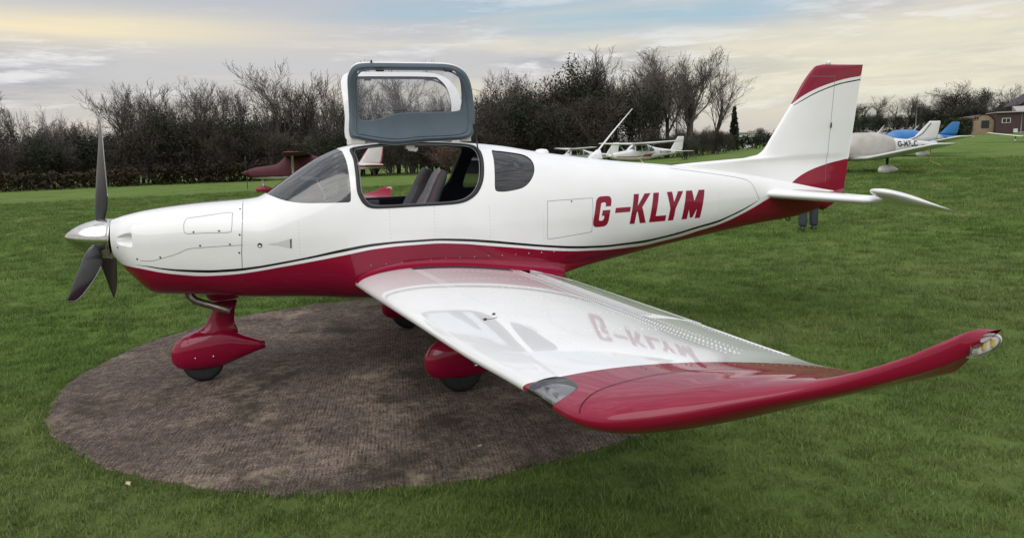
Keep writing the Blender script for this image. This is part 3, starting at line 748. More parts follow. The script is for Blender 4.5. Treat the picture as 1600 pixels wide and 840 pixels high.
# ---- registration letters, both sides
LET = {
 'G': (round_poly([(.62, .66), (.62, 1, .2), (0, 1, .2), (0, 0, .2), (.62, 0, .2), (.62, .54), (.31, .54), (.31, .36), (.41, .36), (.41, .2, .08), (.21, .2, .08), (.21, .8, .08), (.41, .8, .08), (.41, .66)]), 0.0),
 '-': (round_poly([(0, .42), (0, .585), (.62, .585), (.62, .42)]), .83),
 'K': (round_poly([(0, 0), (0, 1), (.21, 1), (.21, .60), (.45, 1), (.70, 1), (.41, .55), (.68, 0), (.43, 0), (.24, .42), (.21, .36), (.21, 0)]), 1.52),
 'L': (round_poly([(0, 0), (0, 1), (.24, 1), (.24, .2), (.70, .2), (.70, 0)]), 2.34),
 'Y': (round_poly([(.24, 0), (.24, .42), (0, 1), (.23, 1), (.36, .64), (.49, 1), (.72, 1), (.48, .42), (.48, 0)]), 2.92),
 'M': (round_poly([(0, 0), (0, 1), (.27, 1), (.42, .62), (.57, 1), (.84, 1), (.84, 0), (.60, 0), (.60, .34), (.48, .04), (.36, .04), (.24, .34), (.24, 0)]), 3.77)}
Hh = .252
for ch, (poly, ox) in LET.items():
    for s in (1, -1):
        P = dense(poly, .08); sl = .24
        if s == 1: X = 3.975 + (P[:, 0] + ox) * Hh + P[:, 1] * sl * Hh
        else: X = 3.975 + (4.61 - P[:, 0] - ox) * Hh - P[:, 1] * sl * Hh + .06
        Z = 1.058 + P[:, 1] * Hh
        patch('registration_letter' if ch != '-' else 'registration_dash', fus, fz(np.stack([X, Z], -1)), ['red_paint'], fuselage, .04, 1.5, (s,), .0012)

# ---- propeller and spinner
prop = empty('propeller', (0, 0, 0)); prop.parent = AC; prop.matrix_parent_inverse = AC.matrix_basis.inverted()
ax0, ax1 = Vector((0, 0, 1.186)), Vector((.318, 0, 1.153)); axd = (ax1 - ax0).normalized(); axu = Vector((-axd.z, 0, axd.x)); axv = Vector((0, 1, 0))
prof = [(0, .002), (.006, .016), (.02, .034), (.05, .061), (.09, .088), (.14, .113), (.19, .131), (.24, .142), (.285, .147), (.312, .147)]
mb = MB(); mb.rings([[ax0 + axd * x + (axu * math.cos(a) + axv * math.sin(a)) * r for a in np.linspace(0, 2 * math.pi, 49)[:-1]] for x, r in prof]); mb.build('spinner', ['chrome'], prop)
mb = MB(); mb.rings([[ax0 + axd * x + (axu * math.cos(a) + axv * math.sin(a)) * r for a in np.linspace(0, 2 * math.pi, 33)[:-1]] for x, r in ((.300, .1475), (.313, .1485))]); mb.build('spinner_backplate', ['chrome'], prop)
hub = ax0 + axd * .225
for kk in range(3):
    a = -.105 + kk * 2 * math.pi / 3; rad = (axu * math.cos(a) - axv * math.sin(a)); tan = axd.cross(rad)
    ch = pchip([.08, .14, .2, .32, .45, .6, .75, .84, .89], [.06, .075, .105, .132, .128, .112, .086, .052, .006])
    tw = pchip([.08, .2, .4, .65, .89], [66, 58, 42, 30, 22]); thk = pchip([.08, .2, .5, .89], [.045, .026, .013, .004]); sw = pchip([.08, .3, .6, .8, .89], [0, .012, -.004, -.03, -.062])
    rings, edge_l = [], []
    for r in np.linspace(.08, .888, 36):
        c, w, t = float(ch(r)), R(float(tw(r))), float(thk(r)); cd = tan * math.cos(w) + axd * math.sin(w); nd = rad.cross(cd)
        base = hub + rad * r + cd * float(sw(r)); ring = []
        for q in range(18):
            b_ = 2 * math.pi * q / 18; xx = math.cos(b_); ring.append(base + cd * (xx * c / 2) + nd * (math.sin(b_) * t / 2 * (1 - .35 * xx)))
        rings.append(ring); edge_l.append((base + cd * c / 2 * 1.0, r))
    mb = MB(); mb.rings(rings); bl = mb.build('blade', ['blade_black'], prop)
    mb = MB(); mb.tube([p for p, r in edge_l if r > .3], .0035, 6); mb.build('leading_edge_guard', ['blade_edge'], bl)

# ---- wings
red_e = pchip([0, .03, .1, .3, .5, .7, .93, 1], [4.035, 4.09, 4.15, 4.215, 4.255, 4.285, 4.30, 4.30])
def s_of(xc, lower=False):
    s = np.arccos(np.clip(2 * np.asarray(xc, float) - 1, -1, 1)) / (2 * math.pi); return 1 - s if lower else s
xcq = np.linspace(0, 1, 60) ** 2
redline = np.concatenate([np.stack([red_e(xcq[::-1]), s_of(xcq[::-1])], -1), np.stack([red_e(xcq[1:]), s_of(xcq[1:], True)], -1)])
light = smooth_loop([(4.075, .60), (4.068, .53), (4.078, .47), (4.105, .425), (4.15, .405), (4.21, .402), (4.272, .412), (4.285, .45), (4.262, .50), (4.25, .55), (4.25, .60), (4.16, .615)], 4)
cs = .765   # hinge line of flap and aileron
su, sl_ = float(s_of(cs)), float(s_of(cs, True))
FL0, FL1, AI0, AI1 = .66, 3.06, 3.075, 4.02
cuts = []
for e0, e1 in ((FL0, FL1), (AI0, AI1)):
    for a, b_ in ((0.0, su), (sl_, 1.0)):
        cuts.append(dense([(e0, a), (e1, a), (e1, b_), (e0, b_)], .08))
tq = np.linspace(0, 1, 61); ss = tq + .0 * tq; ss = .5 - .5 * np.cos(math.pi * tq) * (0.75) - .25 * (1 - 2 * tq)
ss = np.unique(np.concatenate([np.linspace(0, 1, 57), np.linspace(.38, .62, 33)]))
es = np.unique(np.concatenate([np.linspace(.42, 4.1, 60), np.linspace(4.1, 4.765, 50)]))
V, F = cdt(es, ss, 2.6, [light] + cuts, [redline])
cu, cv = tri_c(V, F); xc_ = (1 + np.cos(2 * math.pi * cv)) / 2
isflap = (cu > FL0) & (cu < FL1) & (xc_ > cs); isail = (cu > AI0) & (cu < AI1) & (xc_ > cs); islight = inside(light, cu, cv)
idx = (cu > red_e(xc_)).astype(int)
for s in (1, -1):
    w = surf_mesh('wing', wing, V, F, ~isflap & ~isail & ~islight, idx, ['white_paint', 'red_paint'], AC, (s,), 0.0, -1)
    surf_mesh('landing_light_cover', wing, V, F, islight, None, ['cover_glass'], w, (s,), .001, -1)
    o = surf_mesh('aileron', wing, V, F, isail, None, ['white_paint'], w, (s,), -.0015, -1)
    def flapS(e_, s_):
        P = wing(e_, s_); hx = w_xl(e_) + cs * (w_xt(e_) - w_xl(e_)); hz = wing(e_, np.full(np.shape(e_), su))[..., 2] - .03
        dx, dz = P[..., 0] - hx, P[..., 2] - hz; a = R(7)
        Q = P.copy(); Q[..., 0] = hx + .075 + dx * math.cos(a) + dz * math.sin(a); Q[..., 2] = hz - .004 - dx * math.sin(a) * .62 + dz * math.cos(a); return Q
    o = surf_mesh('flap', flapS, V, F, isflap, None, ['white_paint'], w, (s,), -.002, -1)
    mb = MB()    # spar faces closing the cut-outs
    for e0, e1, SS, sg in ((FL0, FL1, wing, 1), (AI0, AI1, wing, 1), (FL0, FL1, flapS, -1), (AI0, AI1, wing, 1)):
        ee = np.linspace(e0, e1, 12); A, B = SS(ee, np.full(12, su)), SS(ee, np.full(12, sl_)); m_ = np.array([1, s, 1])
        mb.add(list(A * m_) + list(B * m_), [(i, i + 1, 13 + i, 12 + i) for i in range(11)])
    for e0, SS in ((FL0, flapS), (FL1, flapS), (AI0, wing), (AI1, wing)):
        sx = np.concatenate([np.linspace(0, su, 8), np.linspace(sl_, 1, 8)]); mb.add(list(SS(np.full(16, e0), sx) * np.array([1, s, 1])), [tuple(range(16))])
    mb.build('spar', ['white_paint'], w, False)
    # seams: panels, aileron and tip
    mb = MB(); ribbon(mb, wing, smooth_loop([(4.393, .471), (4.365, .431), (4.345, .395), (4.347, .341), (4.356, .299), (4.39, .261), (4.45, .225), (4.52, .19)], 12, False), .0035, .0012, -1, 1, 0, (s,)); mb.build('tip_seam', ['tip_seam'], w)
    mb = MB()
    for ln, wd in (([(AI0 - .008, 0.004), (AI0 - .008, su)], .006), ([(AI0, su), (AI1, su)], .005), ([(AI1, 0.004), (AI1, su)], .005), ([(FL0, su + .004), (FL1, su + .004)], .004)):
        ribbon(mb, wing, smooth_loop(ln, 12, False), wd, .0012, -1, 1, 0, (s,))
    tag(mb.build('panel_seam', ['faint_seam'], w), kind='stuff')
    # rivet rows
    mb = MB(); pts = []
    for xc in (.245, .262, .70, .735, .752): pts += [(e_, float(s_of(xc))) for e_ in np.arange(.75, 4.1, .034)]
    for xc in (.80, .97): pts += [(e_, float(s_of(xc))) for e_ in np.arange(AI0 + .02, AI1, .034)]
    for e_ in (1.05, 1.55, 2.05, 2.55, 3.05, 3.55): pts += [(e_, float(s_of(x_))) for x_ in np.arange(.28, .70, .028)]
    pts += [(float(red_e(x_)) + .03, float(s_of(x_))) for x_ in np.arange(.30, .93, .045)] + [(float(red_e(x_)) + .055, float(s_of(x_))) for x_ in np.arange(.30, .93, .045)]
    q = np.array(pts); P = wing(q[:, 0], q[:, 1]); Nn = -surf_normals(wing, q[:, 0], q[:, 1]); m_ = np.array([1, s, 1])
    for i, (p, n_) in enumerate(zip(P * m_, Nn * m_)):
        p, n_ = Vector(p), Vector(n_); a = n_.orthogonal().normalized(); b_ = n_.cross(a)
        rg = [p + (a * math.cos(t) + b_ * math.sin(t)) * .0046 for t in np.linspace(0, 2 * math.pi, 7)[:-1]]
        mi = 1 if q[i, 0] > float(red_e((1 + math.cos(2 * math.pi * q[i, 1])) / 2)) else 0
        mb.add(rg + [p + n_ * .0024], [(k_, (k_ + 1) % 6, 6) for k_ in range(6)], mi)
    tag(mb.build('rivet_rows', ['white_paint', 'red_paint'], w), kind='stuff')
    # tie-down slot cover / filler cap
    pc = wing(np.array([3.05, 2.96]), np.array([.369, .345])); A, B = Vector(pc[0] * m_), Vector(pc[1] * m_)
    patch('filler_cap', wing, np.array([(3.0 + .05 * math.cos(a), .357 + .012 * math.sin(a)) for a in np.linspace(0, 2 * math.pi, 24, endpoint=False)]), ['white_paint'], w, .02, 2.6, (s,), .003, -1)
    mb = MB(); dv_ = (B - A); mb.tube([A + Vector((0, 0, .004)), A + dv_ * .12 + Vector((0, 0, .004))], .006, 8); mb.tube([B - dv_ * .12 + Vector((0, 0, .004)), B + Vector((0, 0, .004))], .006, 8); mb.tube([A + dv_ * .1, B - dv_ * .1], .003, 6)
    mb.build('filler_latch', ['screw'], w)
    # wing walk
    wk = dense([(.66, float(s_of(.24))), (.80, float(s_of(.24))), (.86, float(s_of(.70))), (.66, float(s_of(.70)))], .03)
    patch('wing_walk', wing, wk, ['walkway'], w, .05, 2.6, (s,), .0015, -1)
    # landing light: reflector tray and two lamps behind the cover
    patch('landing_light_tray', wing, light, ['reflector'], w, .03, 2.6, (s,), -.022, -1)
    for e_ in (4.13, 4.20):
        mb = MB()
        c = Vector(wing(np.array([e_]), np.array([.5]))[0] * m_); mb.tube([c + Vector((.055, 0, .0)), c + Vector((.034, 0, 0))], [.014, .022], 16, 1); mb.tube([c + Vector((.045, 0, 0)), c + Vector((.0345, 0, 0))], [.014, .018], 12, 0)
        mb.build('landing_lamp', ['lamp_white', 'silver'], w)
    # navigation light on the tip
    c = Vector((3.088, -4.752 * s, 1.203)); ld = Vector((.95, -.13 * s, .24)).normalized(); od = Vector((-.28, -.95 * s, .05)).normalized(); up = od.cross(ld) * s; up.normalize(); od = ld.cross(up) * s; od.normalize(); od = od if od.y * -s > 0 else -od
    def lens(k, dep, n=24):
        rings = []
        for t in np.linspace(0, 1, 6):
            rr_ = math.cos(t * math.pi / 2); rings.append([c + ld * (math.cos(a) * .052 * k * (rr_ * .999 + .001) + (.006 if math.cos(a) > 0 else 0)) + up * (math.sin(a) * .024 * k * (rr_ * .999 + .001)) + od * dep * math.sin(t * math.pi / 2) for a in np.linspace(0, 2 * math.pi, n + 1)[:-1]])
        return rings
    mb = MB(); base = lens(1.1, .004); mb.rings([[p - od * .02 for p in base[0]]] + base); nl = mb.build('navigation_light', ['lamp_white'], w)
    mb = MB(); mb.rings(lens(.97, .022)); mb.build('lens', ['lens_glass'], nl)
    mb = MB()
    for t, mi in ((-.028, 0), (.004, 1), (.03, 1)): mb.box(c + ld * t + od * .006, (.010, .008, .018) if mi else (.026, .010, .030), mi)
    mb.build('light_emitter', ['silver', 'lamp_amber'], nl, False)
    # wing root fillet in body colour
    mb = MB(); rows = []
    for xc in np.concatenate([[0, .004, .015, .035], np.linspace(.07, 1.0, 26)]):
        e1 = .645 + .02 * xc; pw = wing(np.array([e1]), np.array([float(s_of(xc))]))[0]; x = pw[0]
        hh = .018 + .028 * min(1, xc * 4) + .055 * xc ** 2; z1 = pw[2] + hh
        pf = fus(np.array([x]), v_of_z(np.array([x]), np.array([z1])))[0]; pf = pf + np.array([0, .004, 0])
        mid = np.array([x, pf[1] - .012, pw[2] + .006]); pw = pw + np.array([0, 0, .002])
        rows.append([tuple((((1 - t) ** 2) * pf + 2 * t * (1 - t) * mid + t * t * pw) * m_) for t in np.linspace(0, 1, 8)])
    x1 = rows[-1][0][0]
    for k_, (dx, sc) in enumerate(((.08, .85), (.18, .60), (.30, .36), (.42, .17), (.55, .05), (.66, 0.0))):
        zf = .773 + (.760 - .773) * (dx / .66) ** 1.5; pf = fus(np.array([x1 + dx]), v_of_z(np.array([x1 + dx]), np.array([zf])))[0] + np.array([0, .006, 0]); w0 = np.array(rows[29][-1]) * m_
        zl_ = .672 + (.755 - .672) * dx / .66; pl_ = fus(np.array([x1 + dx]), v_of_z(np.array([x1 + dx]), np.array([zl_ - .02])))[0] + np.array([0, .012, 0])
        pw = np.array([x1 + dx, pl_[1] - (abs(w0[1]) - .50) * sc, zl_]); mid = np.array([x1 + dx, pf[1] - .012, zl_ + .006])
        rows.append([tuple((((1 - t) ** 2) * pf + 2 * t * (1 - t) * mid + t * t * pw) * m_) for t in np.linspace(0, 1, 8)])
    mb.rings(rows, 0, False, False); mb.build('wing_root_fillet', ['red_paint'], w)

# ---- fin and rudder
f_le = pchip([1.25, 1.45, 1.535, 1.560, 1.580, 1.605, 1.65, 1.75, 2.055, 2.40, 2.438, 2.452], [4.3, 4.6, 4.95, 5.5, 5.86, 5.955, 6.015, 6.085, 6.30, 6.548, 6.60, 6.68])
f_te = pchip([1.0, 1.214, 2.452], [6.955, 6.988, 7.162])
f_ft = pchip([1.0, 1.25, 1.4, 1.5, 1.6, 2.0, 2.40, 2.44, 2.452], [.12, .24, .17, .12, .10, .085, .06, .04, .006])
def fin(z, s):
    z = np.asarray(z, float); s = np.asarray(s, float); xc = (1 + np.cos(2 * math.pi * s)) / 2; xl = f_le(z); c = f_te(z) - xl
    yt = f_ft(z) * 5 * (.2969 * np.sqrt(xc) - .126 * xc - .3516 * xc ** 2 + .2843 * xc ** 3 - .1036 * xc ** 4)
    return np.stack([xl + xc * c, np.where(s < .5, -1, 1) * yt, z + 0 * s], -1)
def fin_uv(pl, star=False):
    pl = np.asarray(pl, float); xc = (pl[:, 0] - f_le(pl[:, 1])) / (f_te(pl[:, 1]) - f_le(pl[:, 1])); s = s_of(xc)
    return np.stack([pl[:, 1], 1 - s if star else s], -1)
ftop = pchip([6.30, 6.40, 6.52, 6.66, 6.80, 6.95, 7.16], [2.06, 2.135, 2.195, 2.245, 2.283, 2.315, 2.345])
fbl = pchip([6.33, 6.42, 6.55, 6.70, 6.85, 7.16], [2.066, 2.113, 2.175, 2.227, 2.268, 2.318]); fbl2 = pchip([6.33, 6.42, 6.55, 6.70, 6.85, 7.16], [2.060, 2.103, 2.163, 2.215, 2.255, 2.305])
flow = pchip([6.22, 6.30, 6.42, 6.55, 6.70, 6.85, 7.16], [1.25, 1.315, 1.385, 1.435, 1.475, 1.505, 1.55])
def clipx(f, x0, x1, n=40):
    x = np.linspace(x0, x1, n); z = f(x); k = (x > f_le(z) + .004) & (x < f_te(z) - .002); return np.stack([x[k], z[k]], -1)
fl = []
for st in (False, True):
    for f, a, b_ in ((ftop, 6.30, 7.16), (fbl, 6.33, 7.16), (fbl2, 6.33, 7.16), (flow, 6.22, 7.16)): fl.append(fin_uv(clipx(f, a, b_, 60), st))
zs = np.unique(np.concatenate([np.linspace(1.12, 1.7, 24), np.linspace(1.7, 2.42, 24), np.linspace(2.42, 2.452, 6)])); ss2 = np.unique(np.concatenate([np.linspace(0, 1, 61), np.linspace(.42, .58, 17)]))
hingex = lambda z: 6.727 + (z - 1.226) * (6.80 - 6.727) / (2.33 - 1.226)
hl = [fin_uv([(float(hingex(z)), z) for z in np.linspace(1.13, 2.335, 50)], st) for st in (False, True)]
V, F = cdt(zs, ss2, 1.6, [], fl + hl)
cu, cv = tri_c(V, F); P = fin(cu, cv); X, Z = P[:, 0], P[:, 2]
idx = np.zeros(len(F), int); idx[(Z > ftop(X)) & (X > 6.28)] = 1; idx[(Z < fbl(X)) & (Z > fbl2(X)) & (X > 6.33)] = 2; idx[(Z < flow(X)) & (X > 6.22)] = 1
isr = (X > hingex(Z)) & (Z < 2.335)
isr2 = (Z > 2.335) & (X > hingex(2.335))
o = surf_mesh('fin', fin, V, F, ~(isr | isr2), idx, ['white_paint', 'red_paint', 'black_paint'], AC, (1,), 0, 1)
fin_o = o
surf_mesh('rudder', fin, V, F, (isr | isr2), idx, ['white_paint', 'red_paint', 'black_paint'], AC, (1,), -.001, 1)
mb = MB()
for st in (False, True):
    ribbon(mb, fin, fin_uv([(float(hingex(z)), z) for z in np.linspace(1.30, 2.335, 40)], st), .004, .001, 1)
    ribbon(mb, fin, fin_uv([(x, 2.335) for x in np.linspace(6.53, 6.80, 12)], st), .005, .001, 1)
mb.build('hinge_seam', ['seam'], fin_o)
mb = MB(); mb.rings([[(6.74 + r * math.cos(a), r * math.sin(a), z) for a in np.linspace(0, 2 * math.pi, 17)[:-1]] for z, r in ((2.445, .024), (2.468, .024), (2.483, .017), (2.489, .005))]); mb.build('beacon', ['lamp_white'], fin_o)
mb = MB(); mb.box((6.765, -.045, 1.865), (.012, .006, .05)); mb.build('hinge_bolt', ['screw'], fin_o, False)
# rudder foot and tail details
mb = MB()
def foot(x, zt, zb, w): return [(x, w * math.cos(a), (zt + zb) / 2 + (zt - zb) / 2 * math.sin(a)) for a in np.linspace(0, 2 * math.pi, 13)[:-1]]
mb.rings([foot(6.62, 1.2, 1.06, .045), foot(6.74, 1.2, 1.02, .045), foot(6.86, 1.22, 1.08, .04), foot(6.985, 1.24, 1.15, .015)]); mb.build('rudder_foot', ['red_paint'], AC)
mb = MB(); mb.tube([(6.32 + .022 * math.sin(a), 0, .965 - .022 * math.cos(a)) for a in np.linspace(-2.6, 2.6, 14)], .006, 6); mb.build('tie_down_ring', ['screw'], AC)
mb = MB(); mb.box((6.93, 0, 1.135), (.05, .03, .03)); mb.build('tail_light', ['screw'], AC, False)

# ---- tailplane and elevators (trailing edge drooped, horns up)
def foil(le, c, t, cd=Vector((1, 0, 0)), td=Vector((0, 0, 1)), n=28):
    out = []
    for s in np.linspace(0, 1, n + 1)[:-1]:
        xc = (1 + math.cos(2 * math.pi * s)) / 2; yt = t * 5 * (.2969 * math.sqrt(xc) - .126 * xc - .3516 * xc ** 2 + .2843 * xc ** 3 - .1036 * xc ** 4)
        out.append(Vector(le) + cd * (xc * c) + td * (yt if s < .5 else -yt))
    return out
for s in (-1, 1):
    st = [(.02, 5.90, .62, .105, 1.228), (.12, 5.95, .56, .098, 1.228), (.5, 6.02, .48, .088, 1.222), (1.0, 6.115, .37, .074, 1.214), (1.17, 6.145, .335, .070, 1.213), (1.205, 6.165, .30, .035, 1.213), (1.215, 6.20, .24, .006, 1.213)]
    mb = MB(); mb.rings([foil((x, s * y, z), c, t) for y, x, c, t, z in st]); tp = mb.build('tailplane', ['white_paint'], AC)
    d = R(15); cd = Vector((math.cos(d), 0, -math.sin(d))); td = Vector((math.sin(d), 0, math.cos(d)))
    ev = [(.13, -.03, .46, .06), (.6, -.03, .445, .055), (1.21, -.03, .43, .045), (1.215, -.06, .46, .05), (1.22, -.30, .73, .072), (1.245, -.350, .78, .086), (1.32, -.36, .79, .086), (1.375, -.335, .77, .070), (1.41, -.27, .71, .035), (1.425, -.16, .60, .006)]
    mb = MB(); mb.rings([foil(Vector((6.455, s * y, 1.212)) + cd * xo, c, t, cd, td) for y, xo, c, t in ev]); el = mb.build('elevator', ['white_paint'], AC)
    mb = MB(); mb.tube([(6.40, s * .83, 1.19), (6.45, s * .83, 1.165), (6.50, s * .83, 1.17)], .008, 6); mb.build('hinge_bracket', ['screw'], tp)

# ---- undercarriage
def spat(par, cx, cy, k, name='wheel_spat'):
    prof = [(-.225, .235, .215, .02), (-.215, .275, .158, .05), (-.18, .325, .120, .08), (-.12, .368, .098, .10), (-.03, .40, .090, .112), (.06, .408, .092, .112), (.14, .412, .102, .10), (.22, .386, .130, .082), (.32, .330, .165, .06), (.42, .284, .198, .04), (.468, .266, .208, .03)]
    mb = MB(); rings = []
    for x, zt, zb, w in prof:
        zc, h = (zt + zb) / 2, (zt - zb) / 2; ring = []
        for a in np.linspace(0, 2 * math.pi, 29)[:-1]:
            ca, sa = math.cos(a), math.sin(a); ring.append((cx + x * k, cy + math.copysign(abs(ca) ** .8, ca) * w, (zc + math.copysign(abs(sa) ** .85, sa) * h) * (k * .5 + .5)))
        rings.append(ring)
    mb.rings(rings); o = mb.build(name, ['red_paint'], par)
    return o
def wheel(par, cx, cy, r, w):
    mb = MB(); prof = []
    for a in np.linspace(-math.pi * .5, math.pi * .5, 13): prof.append((math.copysign(abs(math.sin(a)) ** .7, math.sin(a)) * w / 2, r - .055 + .055 * math.cos(a) ** .6 if abs(a) < 1.57 else r - .055))
    rings = [[(cx + rr_ * math.cos(t), cy + yy, r + rr_ * math.sin(t)) for t in np.linspace(0, 2 * math.pi, 41)[:-1]] for yy, rr_ in prof]
    mb.rings(rings, 0, True); o = mb.build('tyre', ['rubber'], par)
    mb = MB(); mb.tube([(cx, cy - w * .42, r), (cx, cy + w * .42, r)], r - .06, 24); mb.build('hub', ['silver'], par)
def gear(name):
    e = empty(name, (0, 0, 0)); e.parent = AC; e.matrix_parent_inverse = AC.matrix_basis.inverted(); return e
ng = gear('nose_gear'); spat(ng, .845, 0, 1.0); wheel(ng, .845, 0, .155, .115)
mb = MB()
def sect(x0, x1, z, w): return [((x0 + x1) / 2 + (x1 - x0) / 2 * math.cos(a), w * math.sin(a) * (1 - .3 * math.cos(a)), z) for a in np.linspace(0, 2 * math.pi, 25)[:-1]]
mb.rings([sect(.76, 1.12, .345, .07), sect(.79, 1.12, .38, .066), sect(.84, 1.112, .41, .060), sect(.88, 1.10, .435, .055), sect(.905, 1.10, .48, .052), sect(.935, 1.11, .54, .05), sect(.96, 1.135, .62, .05)]); mb.build('leg_fairing', ['red_paint'], ng)
mb = MB(); mb.rings([sect(.93, 1.15, .635, .075), sect(.91, 1.17, .665, .085), sect(.90, 1.18, .72, .09)]); mb.build('leg_collar', ['red_paint'], ng)
for x in (.80, .93): mb = MB(); mb.tube([(x, -.104, .215), (x, -.116, .215)], .006, 8); mb.build('spat_screw', ['silver'], ng)
for s in (-1, 1):
    g_ = gear('main_gear'); spat(g_, 2.648, s * 1.05, 1.12); wheel(g_, 2.655, s * 1.05, .165, .13)
    mb = MB(); mb.tube([(2.72, s * .40, .66), (2.70, s * .62, .60), (2.68, s * .86, .45), (2.665, s * 1.0, .28), (2.66, s * 1.04, .2)], [.07, .065, .055, .05, .045], 12, 0, True, .35); mb.build('spring_leg', ['red_paint'], g_)
    mb = MB(); mb.tube([(2.74, s * (1.05 + .105), .22), (2.74, s * (1.05 + .135), .22)], .012, 10); mb.build('axle_bolt', ['silver'], g_)
mb = MB(); mb.tube([(.80, -.15, .75), (.815, -.155, .70), (.845, -.16, .668), (.90, -.165, .642), (1.085, -.175, .572)], [.030, .030, .030, .029, .029], 14); mb.tube([(1.085, -.175, .572), (1.087, -.1755, .5712)], [.024, .024], 12, 1); mb.build('exhaust_pipe', ['exhaust_metal', 'black_paint'], AC)
# aerials
mb = MB(); mb.rings([[(x + dx, y * k_, z) for x, y in [(math.cos(a) * l, math.sin(a) * .012) for a in np.linspace(0, 2 * math.pi, 13)[:-1]]] for dx, l, z, k_ in ((4.22, .085, 1.615, 1.0), (4.245, .05, 1.66, .9), (4.262, .02, 1.695, .7))]); ae = mb.build('aerial', ['white_paint'], AC)
mb = MB(); mb.tube([(4.255, 0, 1.685), (4.42, 0, 1.865), (4.60, 0, 2.05)], [.0085, .0065, .0045], 8); mb.build('whip', ['white_paint'], ae)
mb = MB(); mb.rings([[(3.72 + r * math.cos(a), r * .8 * math.sin(a), z) for a in np.linspace(0, 2 * math.pi, 21)[:-1]] for r, z in ((.065, 1.675), (.063, 1.695), (.045, 1.712), (.01, 1.718))]); mb.build('satellite_aerial', ['white_paint'], AC)
mb = MB(); mb.box((3.62, -.36, .665), (.05, .02, .05), 0, Matrix.Rotation(R(25), 3, 'Y')); mb.build('flap_drive', ['screw'], AC, False)

# ================================================================== vegetation
def leaf_mat(name, cols, rough=.7, trans=.2):
    m, nt, b = new_mat(name); N, L = nt.nodes, nt.links
    g = N.new('ShaderNodeNewGeometry'); oi = N.new('ShaderNodeObjectInfo')
    r = N.new('ShaderNodeValToRGB'); e = r.color_ramp.elements
    while len(e) < len(cols): e.new(.5)
    for i, c in enumerate(cols): e[i].position = i / (len(cols) - 1); e[i].color = (*c, 1)
    L.new(g.outputs['Random Per Island'], r.inputs[0])
    h = N.new('ShaderNodeHueSaturation'); mr = N.new('ShaderNodeMapRange'); mr.inputs['To Min'].default_value = .7; mr.inputs['To Max'].default_value = 1.35
    L.new(oi.outputs['Random'], mr.inputs['Value']); L.new(mr.outputs[0], h.inputs['Value']); L.new(r.outputs[0], h.inputs['Color'])
    L.new(h.outputs[0], b.inputs['Base Color']); b.inputs['Roughness'].default_value = rough; b.inputs['Specular IOR Level'].default_value = .2
    return m
leaf_mat('bark', [(.052, .043, .039), (.085, .072, .064)], .9)
leaf_mat('twig', [(.078, .065, .063), (.145, .126, .120)], .9)  # lightened: distance haze is put into the twig colour
leaf_mat('scrub_leaf', [(.022, .018, .015), (.042, .033, .027), (.060, .044, .036), (.036, .038, .022)])
leaf_mat('ivy_leaf', [(.014, .021, .013), (.028, .038, .020), (.040, .050, .028)])
leaf_mat('conifer_leaf', [(.008, .015, .011), (.018, .030, .018), (.026, .040, .024)])
leaf_mat('russet_leaf', [(.09, .032, .014), (.14, .05, .018), (.07, .03, .015)])
leaf_mat('hedge_leaf', [(.026, .022, .013), (.045, .034, .020), (.055, .036, .020)])

def cyl_add(V, F, a, b, ra, rb, n):
    t = b - a; l = np.linalg.norm(t)
    if l < 1e-6: return
    t = t / l; u = np.cross(t, [0.31, 0.17, .93]); u /= np.linalg.norm(u) + 1e-9; w = np.cross(t, u); k = len(V)
    for c, r in ((a, ra), (b, rb)):
        for i in range(n):
            q = 2 * math.pi * i / n; V.append(c + (u * math.cos(q) + w * math.sin(q)) * r)
    for i in range(n): F.append((k + i, k + (i + 1) % n, k + n + (i + 1) % n, k + n + i))
def leaves(rng, centres, size, n, spread):
    """n leaf faces scattered round the given clump centres"""
    C = centres[rng.integers(0, len(centres), n)]; P = C + rng.normal(0, 1, (n, 3)) * spread
    a = rng.normal(0, 1, (n, 3)); a /= np.linalg.norm(a, axis=1, keepdims=True); b = np.cross(a, rng.normal(0, 1, (n, 3))); b /= np.linalg.norm(b, axis=1, keepdims=True)
    s = size * rng.uniform(.55, 1.3, (n, 1)); V = np.stack([P - a * s, P + b * s * .55, P + a * s, P - b * s * .55], 1).reshape(-1, 3)
    F = np.arange(n * 4).reshape(-1, 4); return V, F
def raw_mesh(name, V, F, mat):
    me = bpy.data.meshes.new(name); me.from_pydata([tuple(map(float, v)) for v in V], [], [tuple(map(int, f)) for f in F]); me.materials.append(MATS[mat]); me.update(); return me
